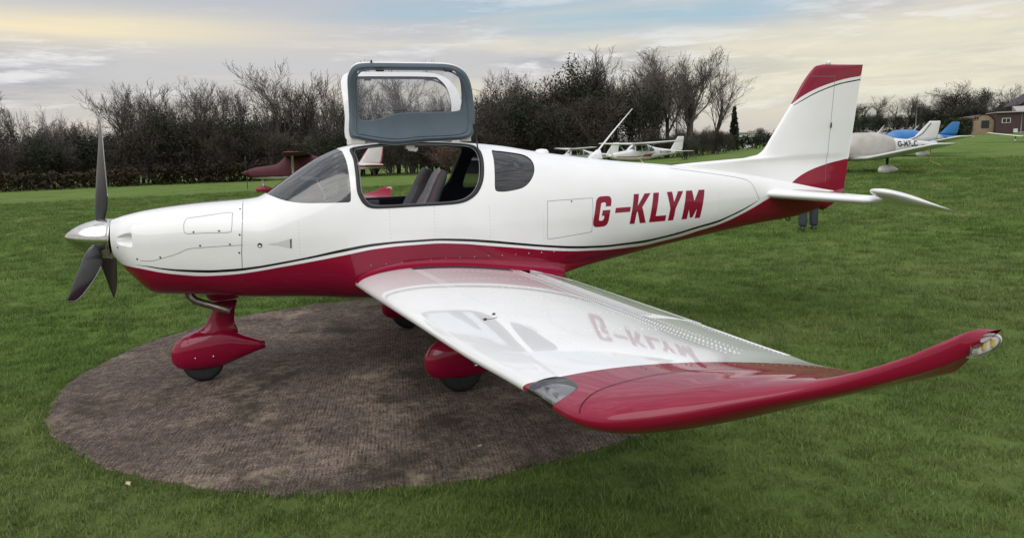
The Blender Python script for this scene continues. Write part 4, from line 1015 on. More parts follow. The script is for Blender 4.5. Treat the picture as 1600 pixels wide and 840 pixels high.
def skeleton(seed, H, up, spread, counts, stems=1, lean=.12, clear=.25):
    """branching skeleton, unit-free; returns limb mesh, twig mesh, tip points"""
    rng = np.random.default_rng(seed); VL, FL, VT, FT, tips = [], [], [], [], []
    def grow(p, d, L, r, lev):
        nseg = 4 if lev < 2 else 2; pts = [p]; dd = d.copy()
        for i in range(nseg):
            dd = dd + rng.normal(0, .10 + .05 * lev, 3) + np.array([0, 0, up * .10]); dd /= np.linalg.norm(dd); pts.append(pts[-1] + dd * L / nseg)
        for i in range(nseg):
            ra, rb = r * (1 - .72 * i / nseg), r * (1 - .72 * (i + 1) / nseg)
            if lev < 2: cyl_add(VL, FL, pts[i], pts[i + 1], ra, rb, 5)
            else: cyl_add(VT, FT, pts[i], pts[i + 1], max(ra, .0115 * H / 10), max(rb, .008 * H / 10), 3)
        if lev >= len(counts): tips.append(pts[-1]); return
        k = counts[lev]
        for i in range(k):
            t0 = clear if lev == 0 else .18
            t = t0 + (1 - t0) * (i + rng.uniform(.1, .9)) / k; q = t * nseg; j = min(int(q), nseg - 1); b = pts[j] + (pts[j + 1] - pts[j]) * (q - j)
            ax = pts[j + 1] - pts[j]; ax /= np.linalg.norm(ax); o = np.cross(ax, rng.normal(0, 1, 3)); o /= np.linalg.norm(o) + 1e-9
            a = rng.uniform(.35, .75) * spread; nd = ax * math.cos(a) + o * math.sin(a)
            grow(b, nd, L * rng.uniform(.42, .66) * (1.15 - .5 * t if lev == 0 else 1), r * (1 - .72 * t) * .55, lev + 1)
    for s in range(stems):
        d = np.array([rng.normal(0, lean), rng.normal(0, lean), 1.0]); d /= np.linalg.norm(d)
        grow(np.array([rng.normal(0, .05 * H) if stems > 1 else 0, rng.normal(0, .05 * H) if stems > 1 else 0, -.2]), d, H * (.66 if stems == 1 else .6) * rng.uniform(.9, 1.05), .020 * H / math.sqrt(stems), 0)
    VL, VT, tips = np.array(VL), np.array(VT), np.array(tips)
    zm = max(VT[:, 2].max(), VL[:, 2].max()); k = H / zm; VL *= k; VT *= k; tips *= k
    return VL, FL, VT, FT, tips
KIND = {}
def make_kind(key, n, fn): KIND[key] = [fn(i) for i in range(n)]
def bare(i):
    VL, FL, VT, FT, tips = skeleton(100 + i, 10, 1.5, .80 + .08 * (i % 3), [11, 7, 5, 3] if i % 2 else [9, 7, 5, 3], 1 + (i % 3 == 2) * 2, .08, .30)
    return raw_mesh('trunk', VL, FL, 'bark'), raw_mesh('crown', VT, FT, 'twig')
def oak(i):
    VL, FL, VT, FT, tips = skeleton(300 + i, 10, .25, 1.5, [10, 6, 6, 3], 1, .05, .3)
    return raw_mesh('trunk', VL, FL, 'bark'), raw_mesh('crown', VT, FT, 'twig')
def leafy(seed, mat, n, size, wide, dense_):
    def f(i):
        VL, FL, VT, FT, tips = skeleton(seed + i, 10, .8, 1.0 * wide, [12, 7, 5], 3, .12, .06)
        rng = np.random.default_rng(seed + i); V, F = leaves(rng, tips, size, n, dense_)
        V[:, 2] = np.maximum(V[:, 2], .05)
        k = 10 / V[:, 2].max(); V *= k
        base = np.concatenate([V, VT]); FF = [tuple(f_) for f_ in F] + [tuple(len(V) + j for j in f_) for f_ in FT]
        me = raw_mesh('crown', base, FF, mat); me.materials.append(MATS['twig'])
        ix = np.zeros(len(FF), np.int32); ix[len(F):] = 1; me.polygons.foreach_set('material_index', ix)
        return raw_mesh('trunk', VL, FL, 'bark'), me
    return f
def conifer(i):
    rng = np.random.default_rng(700 + i); VL, FL = [], []; cyl_add(VL, FL, np.array([0, 0, -.2]), np.array([0, 0, 9.8]), .22, .03, 6); c = []
    for t in np.linspace(.08, 1, 46):
        r = 1.75 * (1 - t) ** .75 + .08
        for k in range(9):
            a = rng.uniform(0, 6.28); q = r * rng.uniform(.4, 1.0); c.append((q * math.cos(a), q * math.sin(a), t * 9.9 - q * .25))
    V, F = leaves(rng, np.array(c), .26, 3600, .14); return raw_mesh('trunk', VL, FL, 'bark'), raw_mesh('crown', V, F, 'conifer_leaf')
make_kind('bare', 7, bare); make_kind('oak', 3, oak)
make_kind('scrub', 5, leafy(400, 'scrub_leaf', 5200, .135, 1.05, .42)); make_kind('ivy', 3, leafy(500, 'ivy_leaf', 5000, .15, .8, .34))
make_kind('russet', 2, leafy(600, 'russet_leaf', 1300, .15, 1.0, .30)); make_kind('conifer', 2, conifer)
trng = random.Random(11)
def tree(name, az, r, H, kind, label, group=None, wide=1.0, var=None):
    p = pol(az, r, -.1); e = empty(name, p, trng.uniform(0, 6.28)); e.scale = (H / 10 * wide, H / 10 * wide, H / 10)
    tag(e, label, 'tree', group)
    tr, cr = KIND[kind][trng.randrange(len(KIND[kind])) if var is None else var]
    link(bpy.data.objects.new('trunk', tr), e); link(bpy.data.objects.new('crown', cr), e)
    return e
# tall bare trees standing above the wood: bearing, distance, height
unique = [
 (-16.4, 92, 10.2, 'bare', 'bare tree at the far left edge of the picture'), (-9.6, 91, 11.0, 'bare', 'broad bare tree left of the raised propeller blade tip'),
 (-6.7, 93, 11.4, 'bare', 'slim bare tree rising between propeller and round dark evergreen'), (-4.0, 91, 12.0, 'bare', 'fan shaped bare tree left of the tallest one above the engine cowling'),
 (.9, 90, 13.7, 'bare', 'tallest fan shaped bare tree left of the raised door'), (3.6, 93, 12.4, 'bare', 'thin bare tree just left of the raised door'),
 (5.6, 92, 13.6, 'bare', 'bare tree topping out behind the left corner of the raised door'), (10.6, 93, 14.0, 'bare', 'bare tree whose tip shows above the middle of the raised door'),
 (16.0, 92, 12.8, 'bare', 'bare tree just right of the raised door'), (21.0, 96, 13.6, 'bare', 'pale bare tree between dark evergreen and russet tree'),
 (24.6, 95, 15.6, 'bare', 'bare ivy draped tree in the tall clump above the whip aerial'), (26.4, 97, 14.8, 'bare', 'bare tree in the middle of the tall clump above the high wing aircraft'),
 (28.4, 96, 15.8, 'bare', 'tallest bare tree of the clump right of the whip aerial'), (30.0, 98, 15.4, 'bare', 'bare tree just right of the tallest in the right hand clump'),
 (31.9, 96, 14.3, 'bare', 'wide bare tree near the right end of the tall clump'), (33.4, 98, 12.2, 'bare', 'spreading bare tree at the right end of the tall clump'),
 (-2.1, 88, 8.7, 'ivy', 'round topped dark evergreen between bare trees left of the door'), (-6.4, 87, 8.3, 'ivy', 'pointed dark evergreen standing above the engine cowling'),
 (19.6, 92, 12.4, 'ivy', 'dark pointed evergreen right of the raised door'), (18.3, 90, 11.6, 'ivy', 'bushy dark evergreen leaning beside the pointed one'),
 (22.8, 93, 12.3, 'russet', 'russet leaved tree between evergreen and tall bare clump'), (24.3, 93, 14.6, 'ivy', 'dark ivy choked crown at the left of the tall clump'),
 (27.6, 93, 11.0, 'ivy', 'ivy clad trunk in the tall clump above the high wing aircraft'), (34.9, 128, 7.0, 'conifer', 'lone dark conifer between the tall clump and the tail fin'),
 (49.3, 195, 11.6, 'oak', 'round headed bare oak above the parked aircraft on the right'), (53.2, 200, 9.6, 'oak', 'smaller bare oak left of the brown huts'),
]
for az, r, H, k, lab in unique:
    if 17 < az < 34: r, H = r + 11, H * 1.04
    tree('conifer_tree' if k == 'conifer' else 'evergreen_tree' if k == 'ivy' else 'russet_tree' if k == 'russet' else 'bare_tree', az, r, H, k, lab, wide=1.25 if k == 'oak' else 1.15 if k == 'bare' else .85 if k == 'conifer' else 1.0)
for i, az in enumerate(np.concatenate([np.arange(-19, 14, 1.35), np.arange(14, 33.5, 1.7)])):      # thinner bare trees filling the skyline
    if -15.5 < az < -10.4: H = trng.uniform(8.2, 10)
    elif az < 14: H = trng.uniform(9.8, 12.8)
    else: H = trng.uniform(10, 13.5)
    tree('bare_tree', az + trng.uniform(-.4, .4), trng.uniform(94, 106) + (12 if az > 17 else 0), H * (1.12 if az > 17 else 1), 'bare', 'slender bare tree deep in the wood behind the airfield', 'bare trees crowding the wood', trng.uniform(.75, 1.0))
for row, (r0, r1, st) in enumerate(((84, 88, 1.25), (89, 94, 1.3), (96, 101, 1.6))):
    for az in np.arange(-20 + row * .5, 34, st):
        H = 6.0 + row * .4 if az < -9 else 6.7 + row * .4 if az < 14 else 7.6 + .4 * row if az < 25.5 else 3.6
        tree('scrub_tree', az + trng.uniform(-.4, .4), trng.uniform(r0, r1) + (14 if az > 17 else 0), H * trng.uniform(.72, 1.12) * (1.12 if az > 17 else 1), 'scrub' if trng.random() < .80 else 'ivy' if trng.random() < .8 else 'russet', 'low dark scrub tree packed in the wood behind the airfield', 'scrub trees packed in the wood', trng.uniform(.95, 1.25))
for az in np.arange(33.5, 62, .85):                         # woodland beyond the huts and the car park
    H = trng.uniform(3.5, 5.0) if az < 41 else trng.uniform(7.5, 9.8)
    tree('woodland_tree', az + trng.uniform(-.3, .3), trng.uniform(178, 225), H, trng.choice(['scrub', 'bare', 'oak', 'scrub', 'ivy']), 'small far off tree in the hazy woodland on the right', 'far woodland trees on the right', trng.uniform(1.0, 1.5))
for az in np.arange(36.5, 62, 1.0):
    tree('woodland_shrub', az, trng.uniform(160, 176), trng.uniform(4.2, 6.0) if az > 41 else trng.uniform(2, 3), trng.choice(['scrub', 'ivy', 'scrub']), 'low dark shrub tree along the far edge of the airfield', 'low shrub trees at the far edge', 1.6)

def hedge(az0, r0, az1, r1, h, w, mat, label, n):
    a, b = pol(az0, r0), pol(az1, r1); rng = np.random.default_rng(int(abs(az0) * 10 + h * 7)); t = rng.uniform(0, 1, n)
    P = np.stack([a.x + (b.x - a.x) * t, a.y + (b.y - a.y) * t], -1); d = np.array([b.x - a.x, b.y - a.y]); d /= np.linalg.norm(d); nr = np.array([-d[1], d[0]])
    P = P + nr * rng.uniform(-w / 2, w / 2, (n, 1)); top = h * (1 + .10 * np.sin(t * 60) + .08 * np.sin(t * 173)); z = terrain(P[:, 0], P[:, 1]) + top * rng.uniform(0, 1, n) ** .6
    V, F = leaves(rng, np.column_stack([P, z]), .17, n, .08)
    o = bpy.data.objects.new('hedge', raw_mesh('hedge', V - np.array(a), F, mat)); o.location = a; link(o); tag(o, label, 'hedge'); return o
hedge(-20, 81, -8.5, 82, 1.5, 1.5, 'hedge_leaf', 'low brown hedge at the foot of the wood on the far left', 5200)
hedge(-7.6, 82, .5, 82, 1.9, 1.6, 'hedge_leaf', 'low reddish brown hedge at the foot of the wood above the cowling', 4200)
hedge(32.5, 118, 39.5, 128, 2.0, 2.0, 'ivy_leaf', 'long dark clipped hedge at the field edge left of the tail fin', 6000)
hedge(48.6, 138, 49.75, 137, 2.3, 3.0, 'ivy_leaf', 'dark bushy hedge against the end of the arched hut', 9000)
hedge(45.0, 140, 49.6, 150, 1.3, 1.5, 'scrub_leaf', 'low dark hedge in front of the parked cars', 3500)
bush = tree('evergreen_bush', 31.3, 84, 3.0, 'ivy', 'rounded dark bush behind the tail of the high wing aircraft', None, 1.5)
bush['category'] = 'bush'
b2 = tree('evergreen_bush', 44.1, 176, 5.4, 'ivy', 'dark bush hiding the foot of the white cottage', None, 1.5)
b2['category'] = 'bush'

# ================================================================== other aircraft on the field
def body(stn):
    a = np.array(stn, float); ft, fb, fw, fm = pchip(a[:, 0], a[:, 2]), pchip(a[:, 0], a[:, 1]), pchip(a[:, 0], a[:, 3]), pchip(a[:, 0], a[:, 4])
    def S(x, v):
        x = np.asarray(x, float); v = np.asarray(v, float); q = (v - .5) * np.pi; up = v >= .5; zm = fm(x); Hh_ = np.where(up, ft(x) - zm, zm - fb(x)); n = np.where(up, 2.6, 2.8)
        return np.stack([x + 0 * v, -fw(x) * np.maximum(np.cos(q), 0) ** (2 / n), zm + np.where(up, 1, -1) * Hh_ * np.abs(np.sin(q)) ** (2 / n)], -1)
    def voz(x, z):
        x = np.asarray(x, float); z = np.asarray(z, float); zm = fm(x); up = z >= zm; Hh_ = np.where(up, ft(x) - zm, zm - fb(x)); n = np.where(up, 2.6, 2.8)
        s = np.clip(np.abs(z - zm) / Hh_, 0, 1) ** (n / 2); return .5 + np.where(up, 1, -1) * np.arcsin(np.clip(s, 0, 1)) / np.pi
    return S, voz
def glyphs(text, S, voz, x0, z0, h, mat, parent, sides, width=None):
    c = bpy.data.curves.new('registration', 'FONT'); c.body = text; c.size = 1.0; c.offset = .03
    o = bpy.data.objects.new('tmp', c); me = bpy.data.meshes.new_from_object(o); V = np.array([v.co[:] for v in me.vertices]); F = [tuple(p.vertices) for p in me.polygons]
    bpy.data.objects.remove(o); bpy.data.meshes.remove(me)
    V[:, :2] -= V[:, :2].min(0); k = h / V[:, 1].max(); wd = V[:, 0].max() * k
    kx = k if width is None else k * width / wd; wd = V[:, 0].max() * kx
    for s in sides:
        X = x0 + V[:, 0] * kx if s == 1 else x0 + wd - V[:, 0] * kx
        Z = z0 + V[:, 1] * k; P = S(X, voz(X, Z)); P[:, 1] = P[:, 1] - .015; P = P * np.array([1, s, 1])
        mesh_obj('registration', P, F if s == 1 else [f[::-1] for f in F], [mat], parent, None, False)
def side_poly(name, S, voz, pl, mats, parent, sides=(1, -1), off=.008):
    pl = np.asarray(pl, float); uv = np.stack([pl[:, 0], voz(pl[:, 0], pl[:, 1])], -1); uv = dense(uv, .08)
    for s in sides: patch(name, S, uv, mats, parent, .12, 1.5, (s,), off)
def lifting(name, secs, mat, parent, td=(0, 0, 1), n=18):
    mb = MB(); mb.rings([foil(Vector(le), c, t, Vector((1, 0, 0)), Vector(td), n) for le, c, t in secs]); return mb.build(name, mat, parent)
def far_wheel(par, x, y, r, spatm=None, legtop=None, legm='white_far'):
    mb = MB(); mb.tube([(x, y - .07, r), (x, y + .07, r)], r, 16); mb.build('tyre', ['rubber'], par)
    if spatm:
        mb = MB(); mb.rings([[(x + dx, y + w * math.cos(a), r * 1.25 + h * math.sin(a)) for a in np.linspace(0, 2 * math.pi, 13)[:-1]] for dx, w, h in ((-.44, .03, .04), (-.36, .10, .15), (-.1, .13, .23), (.14, .12, .21), (.42, .06, .10), (.56, .02, .03))]); mb.build('wheel_spat', spatm, par)
    if legtop: mb = MB(); mb.tube([legtop, (x, y, r)], [.06, .045], 8); mb.build('leg', [legm], par)
def propeller(par, x, z, r, a0, nb=2, mat='blade_black', spin='white_far'):
    mb = MB(); mb.rings([[(x + dx, rr_ * math.cos(a), z + rr_ * math.sin(a)) for a in np.linspace(0, 2 * math.pi, 17)[:-1]] for dx, rr_ in ((-.28, .01), (-.2, .09), (-.1, .14), (.05, .17))]); mb.build('spinner', [spin], par)
    for k in range(nb):
        a = a0 + 2 * math.pi * k / nb; d = Vector((0, math.sin(a), math.cos(a))); t = Vector((.45, d.z * .9, -d.y * .9)).normalized()
        mb = MB(); mb.rings([[Vector((x - .06, 0, z)) + d * q + t * w + o_ for w, o_ in ((-c, Vector()), (0, Vector((.012, 0, 0))), (c, Vector()), (0, Vector((-.012, 0, 0))))] for q, c in ((.05, .05), (r * .4, .075), (r * .8, .06), (r, .03))]); mb.build('blade', [mat], par)
def bodymesh(S, x0, x1, mats, cls, parent, nx=60):
    V, F = cdt(np.linspace(x0, x1, nx), np.linspace(0, 1, 31), 1.5, [], []); cu_, cv_ = tri_c(V, F); P = S(cu_, cv_)
    o = surf_mesh('fuselage', S, V, F, np.ones(len(F), bool), cls(P[:, 0], P[:, 2]), mats, parent, (1, -1))
    for x, fl in ((x0, 0), (x1, 1)):
        q = S(np.full(16, x), np.linspace(0, 1, 16)); w_ = q[::-1][1:-1].copy(); w_[:, 1] *= -1; L_ = np.concatenate([q, w_]); mesh_obj('nose_face' if not fl else 'tail_face', L_, [tuple(range(len(L_)))], mats[0], parent, None, False)
    return o
def high_wing(name, loc, rz, label, mats, cls, text=None, textmat='navy', trim='red_far', cover=False, finmat=None, spat_mat='white_far', scale=1.0, prop_a=0.0):
    e = empty(name, loc, rz); e.scale = (scale,) * 3; tag(e, label, 'aircraft')
    S, voz = body([(.25, 1.0, 1.38, .26, 1.2), (.6, .86, 1.48, .42, 1.18), (1.4, .76, 1.58, .5, 1.15), (1.85, .72, 1.64, .53, 1.15), (2.15, .71, 1.88, .54, 1.15), (2.5, .7, 2.13, .55, 1.15), (3.7, .72, 2.15, .55, 1.15), (4.2, .8, 2.0, .5, 1.2), (4.9, .93, 1.82, .41, 1.3), (6.5, 1.14, 1.6, .22, 1.38), (8.0, 1.26, 1.46, .06, 1.38)])
    bodymesh(S, .25, 8.0, mats, cls, e)
    if not cover:
        side_poly('side_window', S, voz, [(2.42, 1.55), (2.55, 1.98), (3.05, 1.99), (3.05, 1.52)], ['dark_glass_far'], e)
        side_poly('side_window', S, voz, [(3.15, 1.52), (3.15, 1.98), (3.75, 1.96), (3.75, 1.5)], ['dark_glass_far'], e)
        side_poly('side_window', S, voz, [(3.86, 1.5), (3.88, 1.9), (4.25, 1.82), (4.5, 1.58), (4.4, 1.5)], ['dark_glass_far'], e)
        side_poly('windscreen', S, voz, [(1.92, 1.66), (2.4, 2.03), (2.3, 1.6)], ['dark_glass_far'], e)
        side_poly('stripe', S, voz, [(.5, 1.14), (2.5, 1.12), (4.1, 1.30), (4.6, 1.42), (4.2, 1.26), (4.05, 1.1), (4.15, 1.0), (3.9, 1.06), (2.5, 1.05), (.5, 1.09)], [trim], e)
    for s in (-1, 1):
        secs = [((2.28, s * .1, 2.16), 1.6, .2), ((2.28, s * 2.6, 2.20), 1.58, .19), ((2.45, s * 5.2, 2.28), 1.12, .13), ((2.5, s * 5.42, 2.29), 1.0, .04)]
        lifting('wing', secs, [mats[0] if not cover else trim], e)
        mb = MB(); mb.tube([(2.75, s * .52, .86), (2.85, s * 2.55, 2.13)], .06, 8, 0, True, .5); mb.build('wing_strut', ['white_far' if not cover else 'bracket'], e)
        lifting('tailplane', [((6.95, s * .05, 1.42), 1.1, .09), ((7.2, s * 1.68, 1.42), .72, .05), ((7.3, s * 1.74, 1.42), .6, .01)], [finmat[1] if finmat else 'white_far'], e)
        far_wheel(e, 3.05, s * 1.15, .19, spat_mat, (2.95, s * .45, .8))
    far_wheel(e, 1.0, 0, .17, spat_mat, (1.0, 0, .9))
    fm = finmat or ('white_far', 'white_far')
    mb = MB(); mb.rings([foil(Vector((x, 0, z)), c, t, Vector((1, 0, 0)), Vector((0, 1, 0)), 18) for x, z, c, t in ((5.9, 1.48, 1.9, .1), (6.6, 1.62, 1.35, .09), (7.32, 2.62, .78, .06), (7.4, 2.72, .68, .02))]); fo = mb.build('fin', [fm[0]], e)
    if finmat:
        mb = MB(); mb.tube([(7.86, 0, 1.5), (8.02, 0, 2.1), (8.12, 0, 2.7)], [.05, .045, .04], 6); mb.tube([(7.34, 0, 2.73), (8.12, 0, 2.73)], .045, 6); mb.tube([(6.6, 0, 1.6), (7.34, 0, 2.7)], .03, 6); mb.build('fin_trim', [fm[1]], fo)
    else:
        mb = MB(); mb.box((7.62, 0, 2.42), (.86, .075, .16)); mb.build('fin_band', ['bracket'], fo, False)
    propeller(e, .18, 1.2, .95, prop_a, 2, 'blade_black', 'white_far' if not cover else trim)
    for x in (2.9, 3.3): mb = MB(); mb.tube([(x, .1, 2.25), (x + .25, .1, 2.6)], .012, 5); mb.build('aerial', ['gasket'], e)
    if text: glyphs(text, S, voz, 5.1, 1.27, .24, textmat, e, (1, -1), 1.35)
    return e
WHITE = lambda X, Z: np.zeros(len(X), int)
def cls_maroon(X, Z):
    i = np.zeros(len(X), int); i[(X < 5.0) & (Z > .93)] = 1; i[(X >= 5.0) & (Z < 1.42) & (Z > 1.30)] = 2; return i
p = pol(3.4, 45.6); P1 = high_wing('high_wing_aircraft', (p.x - 4.0, p.y + .3, p.z), R(-4), 'maroon covered high wing aircraft with white and red tail at the wood edge', ['white_far', 'maroon_cover', 'red_far'], cls_maroon, None, 'navy', 'maroon_cover', True, ('white_far', 'red_far'), 'red_far', 1.0, 0.05)
def on_ground(x, y): return (x, y, float(terrain(x, y)))
P2 = high_wing('high_wing_aircraft', on_ground(29.1, 51.3), R(9), 'white high wing aircraft with dark red stripe lettered along its rear fuselage', ['white_far', 'bracket'], lambda X, Z: ((Z < .95)).astype(int), 'G-CHJN', 'gasket', 'red_far', False, None, 'white_far', 1.0, 0.02)
P3 = high_wing('high_wing_aircraft', on_ground(29.5, 66.8), R(-3), 'white high wing aircraft mostly hidden behind the near fuselage by the whip aerial', ['white_far', 'bracket'], WHITE, 'G-BSOO', 'gasket', 'navy', False, None, 'white_far', 1.0, 1.2)

def low_wing(name, loc, rz, label, mats, cls, text=None, textmat='navy', cover=None, finmat='white_far', wingmat='white_far', scale=1.0, prop_a=0.3, spinm='white_far', stripe=True, bladem='blade_black'):
    e = empty(name, loc, rz); e.scale = (scale,) * 3; tag(e, label, 'aircraft')
    S, voz = body([(.25, .92, 1.30, .25, 1.1), (.6, .80, 1.40, .44, 1.08), (1.6, .70, 1.48, .55, 1.05), (1.95, .66, 1.52, .56, 1.05), (2.5, .63, 1.76, .57, 1.05), (3.4, .65, 1.76, .56, 1.05), (4.3, .76, 1.58, .47, 1.1), (5.2, .9, 1.48, .34, 1.18), (6.3, 1.04, 1.38, .18, 1.22), (7.0, 1.12, 1.32, .06, 1.22)])
    bodymesh(S, .25, 7.0, mats, cls, e)
    if cover:
        S2 = lambda x, v: S(x, v) * np.array([1, 1.03, 1]) + np.stack([0 * x, 0 * x, .035 * np.maximum(v - .5, 0) * 2], -1)
        V_, F_ = cdt(np.linspace(1.15, 4.3, 26), np.linspace(.42, 1, 16), 1.5, [], []); surf_mesh('canopy_cover', S2, V_, F_, np.ones(len(F_), bool), None, [cover], e, (1, -1), .012)
    else:
        for q in ([(2.25, 1.45), (2.5, 1.66), (2.95, 1.68), (2.95, 1.42)], [(3.05, 1.42), (3.05, 1.68), (3.6, 1.64), (3.7, 1.44)]): side_poly('side_window', S, voz, q, ['dark_glass_far'], e)
    for s in (-1, 1):
        lifting('wing', [((2.0, s * .3, .70), 1.75, .22), ((2.25, s * 1.1, .74), 1.55, .2), ((2.35, s * 4.2, 1.23), 1.2, .15), ((2.45, s * 4.5, 1.27), 1.0, .05)], [wingmat], e)
        lifting('tailplane', [((5.95, s * .05, 1.22), .85, .08), ((6.05, s * 1.5, 1.22), .72, .06), ((6.15, s * 1.56, 1.22), .55, .01)], ['white_far'], e)
        far_wheel(e, 2.95, s * 1.5, .19, 'white_far', (2.95, s * 1.5, .85), 'gasket')
    far_wheel(e, .95, 0, .18, 'white_far', (.95, 0, .85))
    mb = MB(); mb.rings([foil(Vector((x, 0, z)), c, t, Vector((1, 0, 0)), Vector((0, 1, 0)), 18) for x, z, c, t in ((5.0, 1.40, 1.95, .1), (5.75, 1.55, 1.3, .09), (6.45, 2.16, .72, .06), (6.55, 2.24, .6, .02))]); fo = mb.build('fin', [finmat], e)
    if stripe:
        mb = MB(); mb.tube([(5.55, -.055, 1.42), (6.15, -.055, 1.7), (6.6, -.045, 2.15)], .018, 5); mb.build('fin_stripe', ['navy'], fo)
    mb = MB(); mb.tube([(3.7, 0, 1.7), (4.1, 0, 2.1)], [.03, .012], 6); mb.build('aerial', ['bracket'], e)
    propeller(e, .18, 1.12, .92, prop_a, 2, bladem, spinm)
    if text: glyphs(text, S, voz, 4.45, 1.16, .25, textmat, e, (1, -1), 1.25)
    return e
def cls_piper(X, Z): i = np.zeros(len(X), int); i[(X < 1.3) | (Z < .72)] = 1; return i
P4 = low_wing('low_wing_aircraft', on_ground(23.1, 20.0), R(-2), 'white low wing aircraft under a pale canopy cover right of the tail fin', ['white_far', 'navy'], cls_piper, 'G-MFLC', 'navy', 'grey_cover')
mb = MB()
def p4w(x, y, z): return P4.matrix_basis @ Vector((x, y, z))
a = Vector((6.6, -.1, 1.08)); b_ = Vector((7.5, -.8, .02)); mb.tube([a, a + Vector((0, 0, -.6)), (a + b_) / 2 + Vector((0, 0, -.35)), b_], .022, 6); mb.build('tie_down_strop', ['rope'], P4)
def cls_blue(X, Z): i = np.zeros(len(X), int); i[(Z < 1.0)] = 1; return i
P5 = low_wing('low_wing_aircraft', on_ground(37.1, 31.6), R(-2), 'blue low wing aircraft with bright blue tail behind the covered white one', ['blue_paint', 'white_far'], cls_blue, 'G-BBBN', 'white_far', 'blue_paint', 'blue_paint', 'white_far', 1.08, .3, 'white_far', False)
P5.scale = (1.08, 1.08, .97)
P6 = low_wing('low_wing_aircraft', on_ground(65.0, 41.6), R(37), 'white winged aircraft with navy nose and silver propeller at the far right edge', ['navy', 'white_far'], WHITE, None, 'navy', None, 'navy', 'white_far', .75, .6, 'silver', False, 'bracket')

# ================================================================== buildings, cars and people
def wallmat(name, col, sc, vary):
    m, nt, b = new_mat(name); N, L = nt.nodes, nt.links; tc = N.new('ShaderNodeTexCoord')
    br = N.new('ShaderNodeTexBrick'); br.inputs['Scale'].default_value = sc; br.inputs['Mortar Size'].default_value = .012; br.inputs['Color1'].default_value = (*col, 1); br.inputs['Color2'].default_value = (*[c * (1 - vary) for c in col], 1); br.inputs['Mortar'].default_value = (*[c * .7 + .06 for c in col], 1)
    mp = N.new('ShaderNodeMapping'); mp.inputs['Rotation'].default_value = (R(90), 0, 0); L.new(tc.outputs['Object'], mp.inputs[0]); L.new(mp.outputs[0], br.inputs['Vector']); L.new(br.outputs['Color'], b.inputs['Base Color']); b.inputs['Roughness'].default_value = .9
wallmat('brown_brick', (.070, .036, .036), 4, .3); wallmat('red_brick', (.19, .075, .052), 4, .25)
simple('tan_render', (.30, .22, .15), .9, vary=.2, vscale=2); simple('corrugated', (.13, .065, .06), .8, vary=.25, vscale=1.5); simple('slate', (.045, .04, .042), .8, vary=.2, vscale=4)
simple('window_white', (.62, .62, .62), .5); simple('pane_dark', (.02, .022, .03), .15); simple('door_red', (.38, .07, .045), .6); simple('white_wall', (.62, .62, .60), .8, vary=.06, vscale=3); simple('pale_roof', (.36, .34, .33), .8)
simple('concrete_post', (.25, .24, .22), .8)
def building(name, loc, rz, label, cat='building'): e = empty(name, loc, rz); return tag(e, label, cat)
def window(par, x, z, w, h, y=0, panes=2, frame='window_white'):
    mb = MB(); mb.box((x, y - .02, z), (w, .08, h)); f = mb.build('window', [frame], par, False)
    for k in range(panes):
        mb = MB(); pw = (w - .1) / panes; mb.box((x - w / 2 + .05 + pw * (k + .5), y - .062, z), (pw - .06, .02, h - .14)); mb.build('pane', ['pane_dark'], f, False)
RZ = R(-38)
hut = building('arched_hut', pol(50.55, 139), RZ, 'tan ended arched hut with brown curved roof on the right')
mb = MB(); rad = 2.0
arc = [(rad * math.cos(a), rad * 1.5 * math.sin(a)) for a in np.linspace(0, math.pi, 19)]
mb.add([(x, 0, z) for x, z in arc], [tuple(range(19))]); mb.build('end_wall', ['tan_render'], hut, False)
mb = MB(); mb.rings([[(x * 1.04, y, z * 1.03) for x, z in arc] for y in (-.15, 4, 9, 14)], 0, False, False); mb.build('roof', ['corrugated'], hut)
window(hut, -1.0, 2.55, .75, .62, 0, 2, 'tan_render'); mb = MB(); mb.box((.25, -.03, 1.55), (1.05, .08, 1.15)); mb.build('shutter', ['pane_dark'], hut, False)
hall = building('brick_hall', pol(51.25, 138), RZ, 'long low dark brown brick hall beside the arched hut')
mb = MB(); mb.box((6.5, 3, 1.6), (13, 6, 3.2)); mb.build('wall', ['brown_brick'], hall, False)
mb = MB(); mb.box((6.5, 2.9, 3.28), (13.3, 6.5, .16)); mb.build('roof', ['pale_roof'], hall, False)
window(hall, 1.3, 2.0, 1.15, .75); window(hall, 6.6, 2.1, 1.4, .8)
mb = MB(); mb.box((5.1, -.04, 1.55), (.75, .1, 2.1)); d_ = mb.build('door', ['door_red'], hall, False); mb = MB(); mb.box((5.1, -.10, 1.6), (.4, .03, .06)); mb.build('handle', ['window_white'], d_, False)
mb = MB(); mb.tube([(3.3, -.08, 0), (3.3, -.08, 3.2)], .07, 6); mb.build('drain_pipe', ['concrete_post'], hall)
mb = MB(); mb.box((2.55, -.2, .42), (.55, .3, .6)); mb.build('meter_box', ['window_white'], hall, False)
house = building('brick_house', pol(54.1, 160), RZ, 'red brick gabled house rising behind the brown hall')
mb = MB(); gp = [(-4.5, 0), (4.5, 0), (4.5, 5.0), (0, 8.2), (-4.5, 5.0)]
mb.rings([[(x, y, z) for x, z in gp] for y in (0, 9)]); mb.build('wall', ['red_brick'], house, False)
for s in (-1, 1): mb = MB(); mb.add([(s * 5.1, -.5, 4.62), (0, -.5, 8.35), (0, 9.5, 8.35), (s * 5.1, 9.5, 4.62), (s * 5.1, -.5, 4.42), (0, -.5, 8.15), (0, 9.5, 8.15), (s * 5.1, 9.5, 4.42)], [(0, 1, 2, 3), (4, 7, 6, 5), (0, 4, 5, 1), (2, 6, 7, 3), (0, 3, 7, 4)]); mb.build('roof', ['slate'], house, False)
window(house, -.9, 5.2, 3.0, 1.0, 0, 3)
shed = building('pale_roofed_shed', pol(53.0, 152), RZ, 'small pale roofed shed between woodland and red brick house', 'shed')
